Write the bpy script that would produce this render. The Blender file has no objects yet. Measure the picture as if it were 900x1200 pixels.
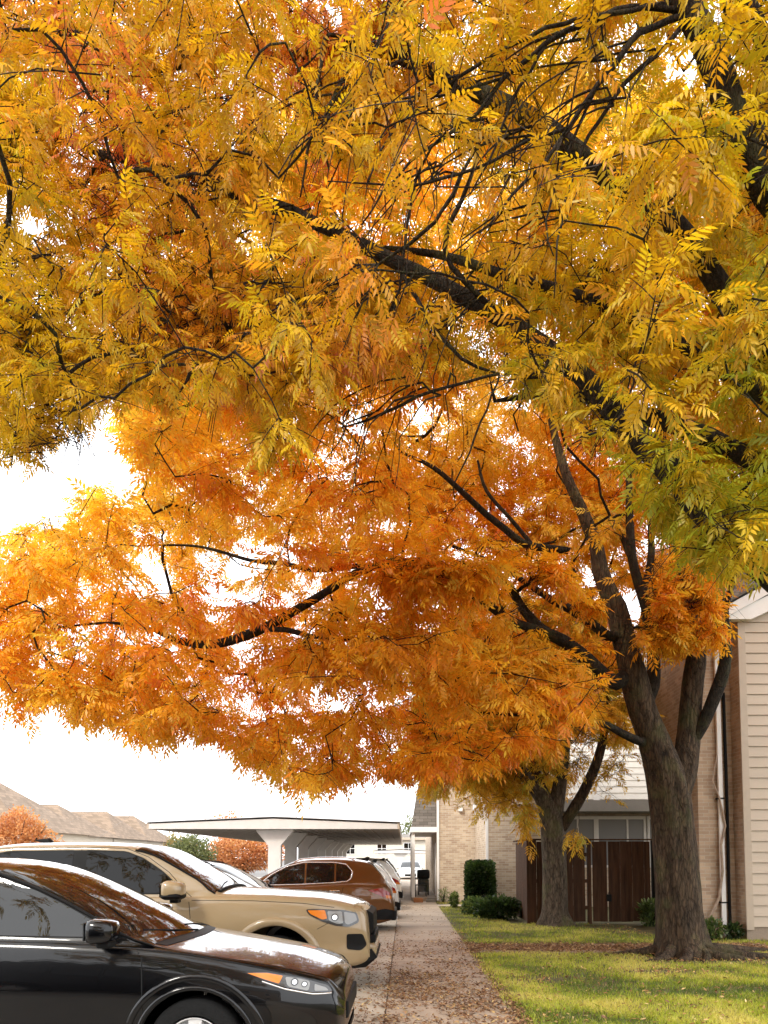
import bpy, bmesh, math, random
import numpy as np
from mathutils import Vector, Matrix, noise as mnoise
R = math.radians
rng = np.random.default_rng(7)
random.seed(7)
scene = bpy.context.scene
C = scene.collection

# ------------------------------------------------------------------ camera
F, CU, CV, PITCH, CAMZ = 900.0, 474.0, 943.0, R(4.0), 1.6
cam_d = bpy.data.cameras.new('camera'); cam = bpy.data.objects.new('camera', cam_d); C.objects.link(cam)
cam_d.sensor_fit = 'VERTICAL'; cam_d.sensor_height = 36.0; cam_d.sensor_width = 27.0
cam_d.lens = 36.0 * F / 1200.0
cam_d.shift_x = (450 - CU) / 1200.0
cam_d.shift_y = (CV - 600) / 1200.0
cam_d.clip_start = 0.05; cam_d.clip_end = 2000
cam.location = (0, 0, CAMZ); cam.rotation_euler = (R(90) + PITCH, 0, 0)
scene.camera = cam

# ------------------------------------------------------------------ world, sun, exposure
SUN_EL, SUN_AZ = 42.0, 215.0          # azimuth clockwise from +Y (north): behind the camera, to the left
w = bpy.data.worlds.new('World'); scene.world = w; w.use_nodes = True
nt = w.node_tree; nt.nodes.clear()
o_ = nt.nodes.new('ShaderNodeOutputWorld'); b_ = nt.nodes.new('ShaderNodeBackground')
sk = nt.nodes.new('ShaderNodeTexSky'); sk.sky_type = 'NISHITA'; sk.sun_disc = False
sk.sun_elevation = R(SUN_EL); sk.sun_rotation = R(SUN_AZ); sk.dust_density = 3.0; sk.air_density = 1.0
mx = nt.nodes.new('ShaderNodeMix'); mx.data_type = 'RGBA'
tc = nt.nodes.new('ShaderNodeTexCoord'); nz = nt.nodes.new('ShaderNodeTexNoise')
nz.inputs['Scale'].default_value = 2.2; nz.inputs['Detail'].default_value = 5
rp = nt.nodes.new('ShaderNodeMapRange'); rp.inputs[1].default_value = 0.3; rp.inputs[2].default_value = 0.7
rp.inputs[3].default_value = 0.86; rp.inputs[4].default_value = 0.98
nt.links.new(tc.outputs['Generated'], nz.inputs['Vector']); nt.links.new(nz.outputs[0], rp.inputs[0])
nt.links.new(rp.outputs[0], mx.inputs[0])
nt.links.new(sk.outputs[0], mx.inputs[6]); mx.inputs[7].default_value = (14.0, 14.2, 14.6, 1)   # bright cloud layer
nt.links.new(mx.outputs[2], b_.inputs[0]); b_.inputs[1].default_value = 0.12
nt.links.new(b_.outputs[0], o_.inputs[0])
sd = bpy.data.lights.new('sun', 'SUN'); sd.energy = 1.5; sd.angle = R(10); sd.color = (1.0, 0.95, 0.86)
so = bpy.data.objects.new('sun', sd); C.objects.link(so)
sdir = Vector((math.sin(R(SUN_AZ)) * math.cos(R(SUN_EL)), math.cos(R(SUN_AZ)) * math.cos(R(SUN_EL)), math.sin(R(SUN_EL))))
so.rotation_euler = sdir.to_track_quat('Z', 'Y').to_euler()
scene.view_settings.view_transform = 'Standard'; scene.view_settings.look = 'None'
scene.view_settings.exposure = 0.95; scene.view_settings.gamma = 1.0; scene.view_settings.use_curve_mapping = False
scene.render.engine = 'CYCLES'
cy = scene.cycles; cy.use_denoising = True; cy.max_bounces = 7; cy.diffuse_bounces = 4; cy.glossy_bounces = 3
cy.transmission_bounces = 5; cy.transparent_max_bounces = 4; cy.caustics_reflective = False; cy.caustics_refractive = False
cy.use_adaptive_sampling = True; cy.adaptive_threshold = 0.02

# ------------------------------------------------------------------ helpers
ct, st = math.cos(PITCH), math.sin(PITCH)
def at(u, v, Y):
    a = (u - CU) / F; b = (CV - v) / F
    dy = ct - b * st; dz = st + b * ct
    k = Y / dy
    return np.array([a * k, Y, CAMZ + dz * k])
def proj(P):
    P = np.atleast_2d(P); x = P[:, 0]; y = P[:, 1]; z = P[:, 2] - CAMZ
    d = y * ct + z * st; b = (-y * st + z * ct) / d; a = x / d
    return CU + a * F, CV - b * F

def tag(o, label=None, cat=None, group=None, kind=None):
    if label: o['label'] = label
    if cat: o['category'] = cat
    if group: o['group'] = group
    if kind: o['kind'] = kind
    return o
def empty(name, loc=(0, 0, 0), rz=0.0):
    o = bpy.data.objects.new(name, None); C.objects.link(o); o.location = loc; o.rotation_euler = (0, 0, rz)
    o.empty_display_size = 0.2
    return o
def thing(name, label, cat, loc=(0, 0, 0), rz=0.0, group=None):
    return tag(empty(name, loc, rz), label, cat, group)
def link(name, me, mat, parent=None, smooth=False):
    o = bpy.data.objects.new(name, me); C.objects.link(o)
    if mat is not None:
        for m in (mat if isinstance(mat, (list, tuple)) else [mat]): me.materials.append(m)
    if parent is not None: o.parent = parent
    if smooth and len(me.polygons): me.polygons.foreach_set('use_smooth', np.ones(len(me.polygons), bool))
    return o
def np_mesh(name, verts, loops, counts, mat, parent=None, smooth=False, col=None):
    """verts (N,3); loops flat index array; counts = verts per polygon"""
    me = bpy.data.meshes.new(name)
    me.vertices.add(len(verts)); me.vertices.foreach_set('co', np.ascontiguousarray(verts, np.float32).ravel())
    me.loops.add(len(loops)); me.loops.foreach_set('vertex_index', np.ascontiguousarray(loops, np.int32))
    counts = np.asarray(counts, np.int32); me.polygons.add(len(counts))
    starts = np.concatenate([[0], np.cumsum(counts)[:-1]]).astype(np.int32)
    me.polygons.foreach_set('loop_start', starts)
    try: me.polygons.foreach_set('loop_total', counts)
    except Exception: pass
    me.update(calc_edges=True)
    if col is not None:
        at_ = me.color_attributes.new('col', 'FLOAT_COLOR', 'POINT')
        c4 = np.ones((len(verts), 4), np.float32); c4[:, :3] = col
        at_.data.foreach_set('color', c4.ravel())
    return link(name, me, mat, parent, smooth)
class MB:
    """collects shapes into one mesh"""
    def __init__(s): s.bm = bmesh.new()
    def box(s, x0, x1, y0, y1, z0, z1, bev=0.0):
        vs = [s.bm.verts.new((x, y, z)) for x in (x0, x1) for y in (y0, y1) for z in (z0, z1)]
        fs = [(0, 1, 3, 2), (4, 6, 7, 5), (0, 4, 5, 1), (2, 3, 7, 6), (0, 2, 6, 4), (1, 5, 7, 3)]
        nf = [s.bm.faces.new([vs[i] for i in f]) for f in fs]
        if bev > 0:
            es = list({e for f in nf for e in f.edges})
            bmesh.ops.bevel(s.bm, geom=es, offset=bev, segments=2, affect='EDGES', profile=0.5)
        return s
    def poly(s, pts):
        vs = [s.bm.verts.new(p) for p in pts]; s.bm.faces.new(vs); return s
    def prism(s, pts, vec):
        a = [s.bm.verts.new(p) for p in pts]; b = [s.bm.verts.new(Vector(p) + Vector(vec)) for p in pts]
        n = len(a); s.bm.faces.new(a[::-1]); s.bm.faces.new(b)
        for i in range(n): s.bm.faces.new((a[i], a[(i + 1) % n], b[(i + 1) % n], b[i]))
        return s
    def tube(s, pts, r, n=8):
        pts = [Vector(p) for p in pts]; rs = r if isinstance(r, (list, tuple)) else [r] * len(pts)
        prev = None; ref = Vector((0.13, 0.31, 0.94))
        for i, p in enumerate(pts):
            d = (pts[min(i + 1, len(pts) - 1)] - pts[max(i - 1, 0)]).normalized()
            if abs(d.dot(ref)) > 0.95: ref = Vector((1, 0, 0.1))
            a = d.cross(ref).normalized(); b = d.cross(a)
            ring = [s.bm.verts.new(p + (a * math.cos(t) + b * math.sin(t)) * rs[i]) for t in [2 * math.pi * k / n for k in range(n)]]
            if prev:
                for k in range(n): s.bm.faces.new((prev[k], prev[(k + 1) % n], ring[(k + 1) % n], ring[k]))
            else: s.bm.faces.new(ring[::-1])
            prev = ring
        s.bm.faces.new(prev); return s
    def lathe_y(s, prof, n=32, c=(0, 0, 0)):
        """prof: list of (radius, y); axis along Y"""
        rings = []
        for r, y in prof:
            rings.append([s.bm.verts.new((c[0] + r * math.cos(2 * math.pi * k / n), c[1] + y, c[2] + r * math.sin(2 * math.pi * k / n))) for k in range(n)])
        for a, b in zip(rings[:-1], rings[1:]):
            for k in range(n): s.bm.faces.new((a[k], a[(k + 1) % n], b[(k + 1) % n], b[k]))
        return s
    def build(s, name, mat, parent=None, smooth=False, norm=True):
        if norm: bmesh.ops.recalc_face_normals(s.bm, faces=s.bm.faces)
        me = bpy.data.meshes.new(name); s.bm.to_mesh(me); s.bm.free()
        return link(name, me, mat, parent, smooth)
def smooth_angle(o, ang=35):
    try:
        me = o.data; me.polygons.foreach_set('use_smooth', np.ones(len(me.polygons), bool))
        bm = bmesh.new(); bm.from_mesh(me)
        for e in bm.edges:
            if len(e.link_faces) == 2 and e.calc_face_angle(0) > R(ang): e.smooth = False
        bm.to_mesh(me); bm.free()
    except Exception: pass
    return o

# ------------------------------------------------------------------ materials
def newmat(name):
    m = bpy.data.materials.new(name); m.use_nodes = True
    return m, m.node_tree, m.node_tree.nodes['Principled BSDF']
def simple(name, col, rough=0.6, metal=0.0, var=0.12, scale=6.0, bump=0.0, bscale=60.0, spec=0.35, coat=0.0, stretch=(1, 1, 1)):
    m, t, p = newmat(name)
    p.inputs['Roughness'].default_value = rough; p.inputs['Metallic'].default_value = metal
    p.inputs['Specular IOR Level'].default_value = spec
    if coat: p.inputs['Coat Weight'].default_value = coat; p.inputs['Coat Roughness'].default_value = 0.03
    tc = t.nodes.new('ShaderNodeTexCoord'); mp = t.nodes.new('ShaderNodeMapping'); mp.inputs['Scale'].default_value = stretch
    t.links.new(tc.outputs['Object'], mp.inputs[0])
    n = t.nodes.new('ShaderNodeTexNoise'); n.inputs['Scale'].default_value = scale; n.inputs['Detail'].default_value = 6
    n.inputs['Roughness'].default_value = 0.65
    t.links.new(mp.outputs[0], n.inputs['Vector'])
    cr_ = t.nodes.new('ShaderNodeValToRGB'); c = np.array(col)
    cr_.color_ramp.elements[0].position = 0.3; cr_.color_ramp.elements[1].position = 0.7
    cr_.color_ramp.elements[0].color = (*np.clip(c * (1 - var), 0, 1), 1); cr_.color_ramp.elements[1].color = (*np.clip(c * (1 + var), 0, 1), 1)
    t.links.new(n.outputs[0], cr_.inputs[0]); t.links.new(cr_.outputs[0], p.inputs['Base Color'])
    if bump:
        n2 = t.nodes.new('ShaderNodeTexNoise'); n2.inputs['Scale'].default_value = bscale; n2.inputs['Detail'].default_value = 5
        t.links.new(mp.outputs[0], n2.inputs['Vector'])
        bp = t.nodes.new('ShaderNodeBump'); bp.inputs['Strength'].default_value = bump; bp.inputs['Distance'].default_value = 0.02
        t.links.new(n2.outputs[0], bp.inputs['Height']); t.links.new(bp.outputs[0], p.inputs['Normal'])
    return m
def nodes_mix(t, fac, a, b, blend='MIX'):
    x = t.nodes.new('ShaderNodeMix'); x.data_type = 'RGBA'; x.blend_type = blend
    for s, v in ((0, fac), (6, a), (7, b)):
        if isinstance(v, (int, float, tuple)): x.inputs[s].default_value = v
        else: t.links.new(v, x.inputs[s])
    return x.outputs[2]
def tnoise(t, vec, scale, detail=5, rough=0.6):
    n = t.nodes.new('ShaderNodeTexNoise'); n.inputs['Scale'].default_value = scale; n.inputs['Detail'].default_value = detail
    n.inputs['Roughness'].default_value = rough; t.links.new(vec, n.inputs['Vector']); return n.outputs[0]
def ramp(t, f, stops):
    r = t.nodes.new('ShaderNodeValToRGB'); e = r.color_ramp.elements
    while len(e) < len(stops): e.new(0.5)
    for i, (p, c) in enumerate(stops): e[i].position = p; e[i].color = (*c, 1) if len(c) == 3 else c
    t.links.new(f, r.inputs[0]); return r.outputs[0]
def brick_mat(name, c1, c2, mortar, bw=0.21, bh=0.072, rough=0.9, mort=0.007, bump=0.5, roofing=False):
    m, t, p = newmat(name); tc = t.nodes.new('ShaderNodeTexCoord'); sp = t.nodes.new('ShaderNodeSeparateXYZ')
    t.links.new(tc.outputs['Object'], sp.inputs[0])
    ad = t.nodes.new('ShaderNodeMath'); ad.operation = 'ADD'; t.links.new(sp.outputs[0], ad.inputs[0]); t.links.new(sp.outputs[1], ad.inputs[1])
    cb = t.nodes.new('ShaderNodeCombineXYZ'); t.links.new(ad.outputs[0], cb.inputs[0]); t.links.new(sp.outputs[2], cb.inputs[1])
    br = t.nodes.new('ShaderNodeTexBrick'); t.links.new(cb.outputs[0], br.inputs['Vector'])
    br.inputs['Color1'].default_value = (*c1, 1); br.inputs['Color2'].default_value = (*c2, 1); br.inputs['Mortar'].default_value = (*mortar, 1)
    br.inputs['Scale'].default_value = 1.0; br.inputs['Brick Width'].default_value = bw; br.inputs['Row Height'].default_value = bh
    br.inputs['Mortar Size'].default_value = mort; br.inputs['Mortar Smooth'].default_value = 0.3; br.inputs['Bias'].default_value = 0.0
    n1 = tnoise(t, cb.outputs[0], 1.3, 4); c = nodes_mix(t, 0.5, br.outputs['Color'], ramp(t, n1, [(0.3, (0.62, 0.6, 0.58)), (0.7, (1.0, 1.0, 1.0))]), 'MULTIPLY')
    n2 = tnoise(t, tc.outputs['Object'], 60, 3); c = nodes_mix(t, 0.35, c, ramp(t, n2, [(0.3, (0.6, 0.58, 0.55)), (0.7, (1, 1, 1))]), 'MULTIPLY')
    t.links.new(c, p.inputs['Base Color']); p.inputs['Roughness'].default_value = rough
    bp = t.nodes.new('ShaderNodeBump'); bp.inputs['Strength'].default_value = bump; bp.inputs['Distance'].default_value = 0.01; bp.invert = True
    t.links.new(br.outputs['Fac'], bp.inputs['Height']); t.links.new(bp.outputs[0], p.inputs['Normal'])
    return m
def paint(name, col, metal=0.0, rough=0.25, cior=1.5):
    m, t, p = newmat(name)
    p.inputs['Coat IOR'].default_value = cior
    p.inputs['Metallic'].default_value = metal; p.inputs['Roughness'].default_value = rough
    p.inputs['Specular IOR Level'].default_value = 0.15; p.inputs['Coat Weight'].default_value = 1.0; p.inputs['Coat Roughness'].default_value = 0.015
    tc = t.nodes.new('ShaderNodeTexCoord'); n = tnoise(t, tc.outputs['Object'], 5, 5)
    dust = nodes_mix(t, ramp(t, n, [(0.45, (0, 0, 0)), (0.8, (min(0.06, max(col) * .12),) * 3)]), (*col, 1), (0.35, 0.32, 0.27, 1))
    t.links.new(dust, p.inputs['Base Color'])
    n2 = tnoise(t, tc.outputs['Object'], 9, 3); mr = ramp(t, n2, [(0.3, (0.01,) * 3), (0.8, (0.06,) * 3)]); t.links.new(mr, p.inputs['Coat Roughness'])
    n3 = tnoise(t, tc.outputs['Object'], 2.5, 2); bp = t.nodes.new('ShaderNodeBump'); bp.inputs['Strength'].default_value = 0.12; bp.inputs['Distance'].default_value = 0.02
    t.links.new(n3, bp.inputs['Height']); t.links.new(bp.outputs[0], p.inputs['Coat Normal'])
    return m
def glossy(name, col, rough=0.03, spec=0.5, trans=0.0, ior=1.5, metal=0.0):
    m, t, p = newmat(name); p.inputs['Base Color'].default_value = (*col, 1); p.inputs['Roughness'].default_value = rough
    p.inputs['Specular IOR Level'].default_value = spec; p.inputs['Transmission Weight'].default_value = trans; p.inputs['IOR'].default_value = ior
    p.inputs['Metallic'].default_value = metal
    tc = t.nodes.new('ShaderNodeTexCoord'); n = tnoise(t, tc.outputs['Object'], 3.0, 2)
    bp = t.nodes.new('ShaderNodeBump'); bp.inputs['Strength'].default_value = 0.05; bp.inputs['Distance'].default_value = 0.02
    t.links.new(n, bp.inputs['Height']); t.links.new(bp.outputs[0], p.inputs['Normal'])
    return m
def leaf_mat(name, trans=0.5, tint=(1.1, 1.06, 0.8)):
    m = bpy.data.materials.new(name); m.use_nodes = True; t = m.node_tree; t.nodes.clear()
    out = t.nodes.new('ShaderNodeOutputMaterial'); a = t.nodes.new('ShaderNodeAttribute'); a.attribute_name = 'col'
    d = t.nodes.new('ShaderNodeBsdfDiffuse'); tr = t.nodes.new('ShaderNodeBsdfTranslucent'); g = t.nodes.new('ShaderNodeBsdfGlossy')
    g.inputs['Roughness'].default_value = 0.45; g.inputs['Color'].default_value = (0.9, 0.9, 0.9, 1)
    tt = nodes_mix(t, 1.0, a.outputs['Color'], (*tint, 1), 'MULTIPLY')
    t.links.new(a.outputs['Color'], d.inputs['Color']); t.links.new(tt, tr.inputs['Color'])
    m1 = t.nodes.new('ShaderNodeMixShader'); m1.inputs[0].default_value = trans
    t.links.new(d.outputs[0], m1.inputs[1]); t.links.new(tr.outputs[0], m1.inputs[2])
    m2 = t.nodes.new('ShaderNodeMixShader'); m2.inputs[0].default_value = 0.03
    t.links.new(m1.outputs[0], m2.inputs[1]); t.links.new(g.outputs[0], m2.inputs[2]); t.links.new(m2.outputs[0], out.inputs[0])
    return m
def bark_mat(name, dark, light, moss=0.0, sc=1.0):
    m, t, p = newmat(name); tc = t.nodes.new('ShaderNodeTexCoord'); mp = t.nodes.new('ShaderNodeMapping')
    mp.inputs['Scale'].default_value = (1, 1, 0.22); t.links.new(tc.outputs['Object'], mp.inputs[0])
    v = t.nodes.new('ShaderNodeTexVoronoi'); v.inputs['Scale'].default_value = 22 * sc; v.feature = 'DISTANCE_TO_EDGE'
    nw = tnoise(t, mp.outputs[0], 7 * sc, 5)
    va = nodes_mix(t, 0.12, mp.outputs[0], nw, 'ADD'); t.links.new(va, v.inputs['Vector'])
    f = ramp(t, v.outputs['Distance'], [(0.0, (0, 0, 0)), (0.16, (1, 1, 1))])
    n = tnoise(t, mp.outputs[0], 14 * sc, 8, 0.7)
    c = ramp(t, n, [(0.32, dark), (0.68, light)])
    c = nodes_mix(t, 0.55, c, f, 'MULTIPLY')
    if moss:
        n2 = tnoise(t, tc.outputs['Object'], 2.2, 4)
        c = nodes_mix(t, ramp(t, n2, [(0.52, (0, 0, 0)), (0.66, (moss,) * 3)]), c, (0.14, 0.15, 0.05, 1))
    t.links.new(c, p.inputs['Base Color']); p.inputs['Roughness'].default_value = 0.92; p.inputs['Specular IOR Level'].default_value = 0.25
    h = nodes_mix(t, 0.5, f, n, 'ADD')
    bp = t.nodes.new('ShaderNodeBump'); bp.inputs['Strength'].default_value = 0.8; bp.inputs['Distance'].default_value = 0.02
    t.links.new(h, bp.inputs['Height']); t.links.new(bp.outputs[0], p.inputs['Normal'])
    return m

def concrete(name, base, joint=None, stain=0.5):
    m, t, p = newmat(name); tc = t.nodes.new('ShaderNodeTexCoord'); v = tc.outputs['Object']
    n1 = tnoise(t, v, 0.9, 6, 0.7); n2 = tnoise(t, v, 30, 6, 0.75); n3 = tnoise(t, v, 180, 2)
    b = np.array(base)
    c = ramp(t, n1, [(0.3, tuple(b * (1 - 0.35 * stain))), (0.55, tuple(b)), (0.75, tuple(np.clip(b * 1.15, 0, 1)))])
    c = nodes_mix(t, 0.5, c, ramp(t, n2, [(0.3, (0.7, 0.68, 0.65)), (0.65, (1, 1, 1))]), 'MULTIPLY')
    c = nodes_mix(t, 0.5, c, ramp(t, n3, [(0.35, (0.75, 0.74, 0.72)), (0.6, (1, 1, 1))]), 'MULTIPLY')
    t.links.new(c, p.inputs['Base Color']); p.inputs['Roughness'].default_value = 0.85
    bp = t.nodes.new('ShaderNodeBump'); bp.inputs['Strength'].default_value = 0.3; bp.inputs['Distance'].default_value = 0.006
    t.links.new(n2, bp.inputs['Height']); t.links.new(bp.outputs[0], p.inputs['Normal'])
    return m

M = {}
M['walk'] = concrete('walk_concrete', (0.44, 0.345, 0.26), stain=0.7)
M['apron'] = concrete('apron_concrete', (0.52, 0.45, 0.36), stain=0.6)
M['lot'] = concrete('lot_concrete', (0.36, 0.33, 0.29), stain=0.8)
M['asphalt'] = concrete('asphalt', (0.16, 0.15, 0.14))
M['joint'] = simple('joint_filler', (0.07, 0.055, 0.045), 0.95)
M['soil'] = simple('soil_thatch', (0.10, 0.085, 0.035), 0.95, var=0.5, scale=3, bump=0.6, bscale=40)
M['dirt'] = simple('dirt', (0.10, 0.06, 0.04), 0.95, var=0.4, scale=8, bump=0.7, bscale=50)
M['leaf'] = leaf_mat('leaf', 0.5)
M['litter'] = leaf_mat('litter_leaf', 0.1)
M['grass'] = leaf_mat('grass_blade', 0.4, (1.15, 1.1, 0.55))
M['barkA'] = bark_mat('bark_main', (0.016, 0.010, 0.006), (0.125, 0.083, 0.050), 0.22)
M['barkB'] = bark_mat('bark_second', (0.045, 0.032, 0.022), (0.19, 0.145, 0.10), 0.4)
M['barkC'] = bark_mat('bark_near', (0.010, 0.007, 0.005), (0.055, 0.040, 0.026), 0.25, 1.5)
M['twig'] = simple('twig_bark', (0.022, 0.013, 0.008), 0.85, var=0.4, scale=20)
M['brick'] = brick_mat('tan_brick', (0.66, 0.53, 0.38), (0.44, 0.31, 0.21), (0.62, 0.56, 0.47))
M['brickr'] = brick_mat('brown_brick', (0.58, 0.42, 0.285), (0.40, 0.27, 0.18), (0.52, 0.44, 0.34))
M['shingle'] = brick_mat('roof_shingle', (0.26, 0.23, 0.20), (0.16, 0.14, 0.12), (0.07, 0.06, 0.05), 0.3, 0.11, mort=0.006, bump=0.4)
M['siding'] = simple('siding_beige', (0.49, 0.395, 0.30), 0.6, var=0.05, scale=2, bump=0.08, bscale=90, stretch=(0.2, 1, 1))
M['sidingw'] = simple('siding_white', (0.80, 0.76, 0.70), 0.6, var=0.05, scale=2)
M['trim'] = simple('trim_beige', (0.45, 0.36, 0.27), 0.55, var=0.05)
M['white'] = simple('white_paint', (0.80, 0.77, 0.73), 0.5, var=0.05, scale=3)
M['soffit'] = simple('soffit_grey', (0.19, 0.17, 0.145), 0.7, var=0.08)
M['found'] = concrete('foundation', (0.34, 0.26, 0.19))
M['fence'] = simple('fence_wood', (0.068, 0.032, 0.016), 0.9, var=0.55, scale=4, bump=0.5, bscale=60, stretch=(3, 3, 0.25))
M['metal'] = simple('galv_metal', (0.42, 0.42, 0.42), 0.4, 0.8, var=0.15)
M['dark'] = simple('black_plastic', (0.008, 0.008, 0.008), 0.55, spec=0.15, var=0.2, scale=20)
M['tyre'] = simple('tyre_rubber', (0.010, 0.010, 0.010), 0.9, spec=0.12, var=0.2, scale=30, bump=0.3)
M['rim'] = simple('rim_silver', (0.70, 0.70, 0.70), 0.3, 0.35, var=0.05)
M['rimdk'] = simple('rim_dark', (0.06, 0.06, 0.06), 0.3, 0.8, var=0.05)
M['chrome'] = glossy('chrome', (0.8, 0.8, 0.8), 0.08, metal=1.0)
M['glass'] = glossy('tinted_glass', (0.006, 0.007, 0.007), 0.01, 0.55)
M['glassdk'] = glossy('dark_glass', (0.003, 0.003, 0.003), 0.01, 0.25)
M['glassl'] = glossy('window_glass', (0.22, 0.23, 0.24), 0.05, 0.7)
M['lens'] = glossy('clear_lens', (0.2, 0.2, 0.195), 0.05, 0.8)
M['lensdk'] = glossy('lamp_housing', (0.03, 0.03, 0.03), 0.08, 0.8)
M['amber'] = glossy('amber_lens', (0.65, 0.18, 0.012), 0.1, 0.7)
M['red'] = glossy('red_lens', (0.28, 0.012, 0.008), 0.08, 0.7)
M['black'] = paint('black_paint', (0.001, 0.001, 0.0015), cior=1.36)
M['tan'] = paint('tan_paint', (0.31, 0.225, 0.125), 0.0, 0.35)
M['bronze'] = paint('bronze_paint', (0.15, 0.06, 0.017), 0.35, 0.3)
M['whitep'] = paint('white_car_paint', (0.75, 0.75, 0.74))
M['silver'] = paint('silver_car_paint', (0.45, 0.46, 0.47), 0.6)
M['greyp'] = paint('charcoal_car_paint', (0.05, 0.052, 0.056), 0.4)
M['redp'] = paint('red_car_paint', (0.25, 0.03, 0.02))
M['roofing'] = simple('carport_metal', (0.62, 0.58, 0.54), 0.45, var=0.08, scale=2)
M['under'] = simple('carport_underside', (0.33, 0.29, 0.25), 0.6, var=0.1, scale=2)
M['stucco'] = simple('far_wall', (0.62, 0.55, 0.45), 0.8, var=0.05)
M['terracotta'] = simple('terracotta_box', (0.35, 0.15, 0.06), 0.8)
M['wire'] = simple('wire', (0.35, 0.33, 0.32), 0.6)
M['hair'] = simple('vine_stem', (0.36, 0.27, 0.2), 0.85, var=0.3, scale=12)
# ------------------------------------------------------------------ the ground
def sheet(name, x0, x1, y0, y1, z, mat):
    return tag(MB().poly([(x0, y0, z), (x1, y0, z), (x1, y1, z), (x0, y1, z)]).build(name, mat), kind='structure')
sheet('ground', -600, 600, -300, 1000, -0.30, M['asphalt'])
KX = -0.95
WX0, WX1 = -0.20, 1.13
tag(MB().box(-40, KX, -14, 70, -0.29, -0.10).build('parking_lot', M['lot']), kind='structure')
tag(MB().box(KX, 40, -14, 62, -0.28, 0.0).build('lawn', M['soil']), kind='structure')
tag(MB().box(KX + 0.002, WX0 - 0.004, -13.9, 60, 0.0, 0.012).build('kerb_apron', M['apron']), kind='structure')
tag(MB().box(WX0 + 0.012, WX1, -13.9, 60, 0.0, 0.014).build('sidewalk', M['walk']), kind='structure')
tag(MB().box(WX1 + 0.004, 6.6, 13.15, 14.45, 0.0, 0.012).build('cross_path', M['walk']), kind='structure')
tag(MB().box(WX1 + 0.004, 4.0, 25.9, 26.7, 0.0, 0.012).build('cross_path', M['apron']), kind='structure')
j = MB()
for y in np.arange(-12.4, 60, 1.52): j.box(WX0 + 0.014, WX1 - 0.002, y, y + 0.014, 0.0145, 0.0155)
for y in np.arange(-12.9, 60, 2.05): j.box(KX + 0.01, WX0 - 0.006, y, y + 0.012, 0.0125, 0.0135)
j.box(WX0 - 0.004, WX0 + 0.012, -13.9, 60, 0.001, 0.0105)
tag(j.build('sidewalk_joints', M['joint']), kind='structure')
st_ = MB()
for i in range(16): st_.box(-5.9, KX - 0.2, 4.9 + i * 3.1 - 0.05, 4.9 + i * 3.1 + 0.05, -0.099, -0.096)
tag(st_.build('parking_stripes', M['white']), kind='structure')

# ------------------------------------------------------------------ right: sided house
def lap_siding(mb, axis, a0, a1, off, z0, z1, step=0.15, thick=0.014, sgn=-1):
    z = z0
    while z < z1 - 0.01:
        zt = min(z + step, z1)
        if axis == 'x':   # face looks toward -y (sgn -1)
            y_b = off + sgn * thick; y_t = off + sgn * 0.002
            mb.prism([(a0, y_b, z), (a0, y_t, zt), (a0, off - sgn * 0.01, zt), (a0, off - sgn * 0.01, z)], (a1 - a0, 0, 0))
        else:
            x_b = off + sgn * thick; x_t = off + sgn * 0.002
            mb.prism([(x_b, a0, z), (x_t, a0, zt), (off - sgn * 0.01, a0, zt), (off - sgn * 0.01, a0, z)], (0, a1 - a0, 0))
        z = zt
HX, HY, HZ = 6.72, 15.2, 6.42
h = thing('sided_house', 'beige lap sided house end with white gable rake at the right edge', 'house', (HX, HY, 0))
mb = MB(); lap_siding(mb, 'x', 0.13, 5.5, 0.0, 0.26, HZ + 0.25, 0.21, 0.03); mb.build('siding', M['siding'], h)
MB().box(0.0, 5.5, 0.012, 3.0, 0.0, HZ).build('wall', M['brickr'], h)
MB().box(-0.004, 5.5, -0.004, 0.010, 0.0, 0.255).build('foundation', M['found'], h)
MB().box(-0.018, 0.128, -0.042, 0.009, 0.20, HZ + 0.1, 0.004).build('corner_board', M['trim'], h)
# gable front: rake slopes up to the right
s = 0.55
MB().prism([(0.1, -0.001, HZ + 0.0), (5.5, -0.001, HZ), (5.5, -0.001, HZ + 5.4 * s), (0.1, -0.001, HZ + 0.06)], (0, 0.011, 0)).build('gable_wall', M['siding'], h)
MB().prism([(-0.35, -0.28, HZ - 0.05), (5.7, -0.28, HZ - 0.05 + 6.05 * s), (5.7, -0.28, HZ + 0.17 + 6.05 * s), (-0.35, -0.28, HZ + 0.17)], (0, 0.05, 0)).build('rake_board', M['white'], h)
MB().prism([(-0.35, -0.22, HZ - 0.07), (0.18, -0.22, HZ - 0.07), (1.6, -0.22, HZ + 0.6), (1.2, -0.22, HZ + 0.72), (-0.35, -0.22, HZ + 0.0)], (0, 0.2, 0)).build('rake_soffit', M['white'], h)
MB().prism([(-0.45, -0.33, HZ + 0.16), (5.7, -0.33, HZ + 0.16 + 6.15 * s), (5.7, -0.33, HZ + 0.21 + 6.15 * s), (-0.45, -0.33, HZ + 0.21)], (0, 7.5, 0)).build('roof', M['shingle'], h)
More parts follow.
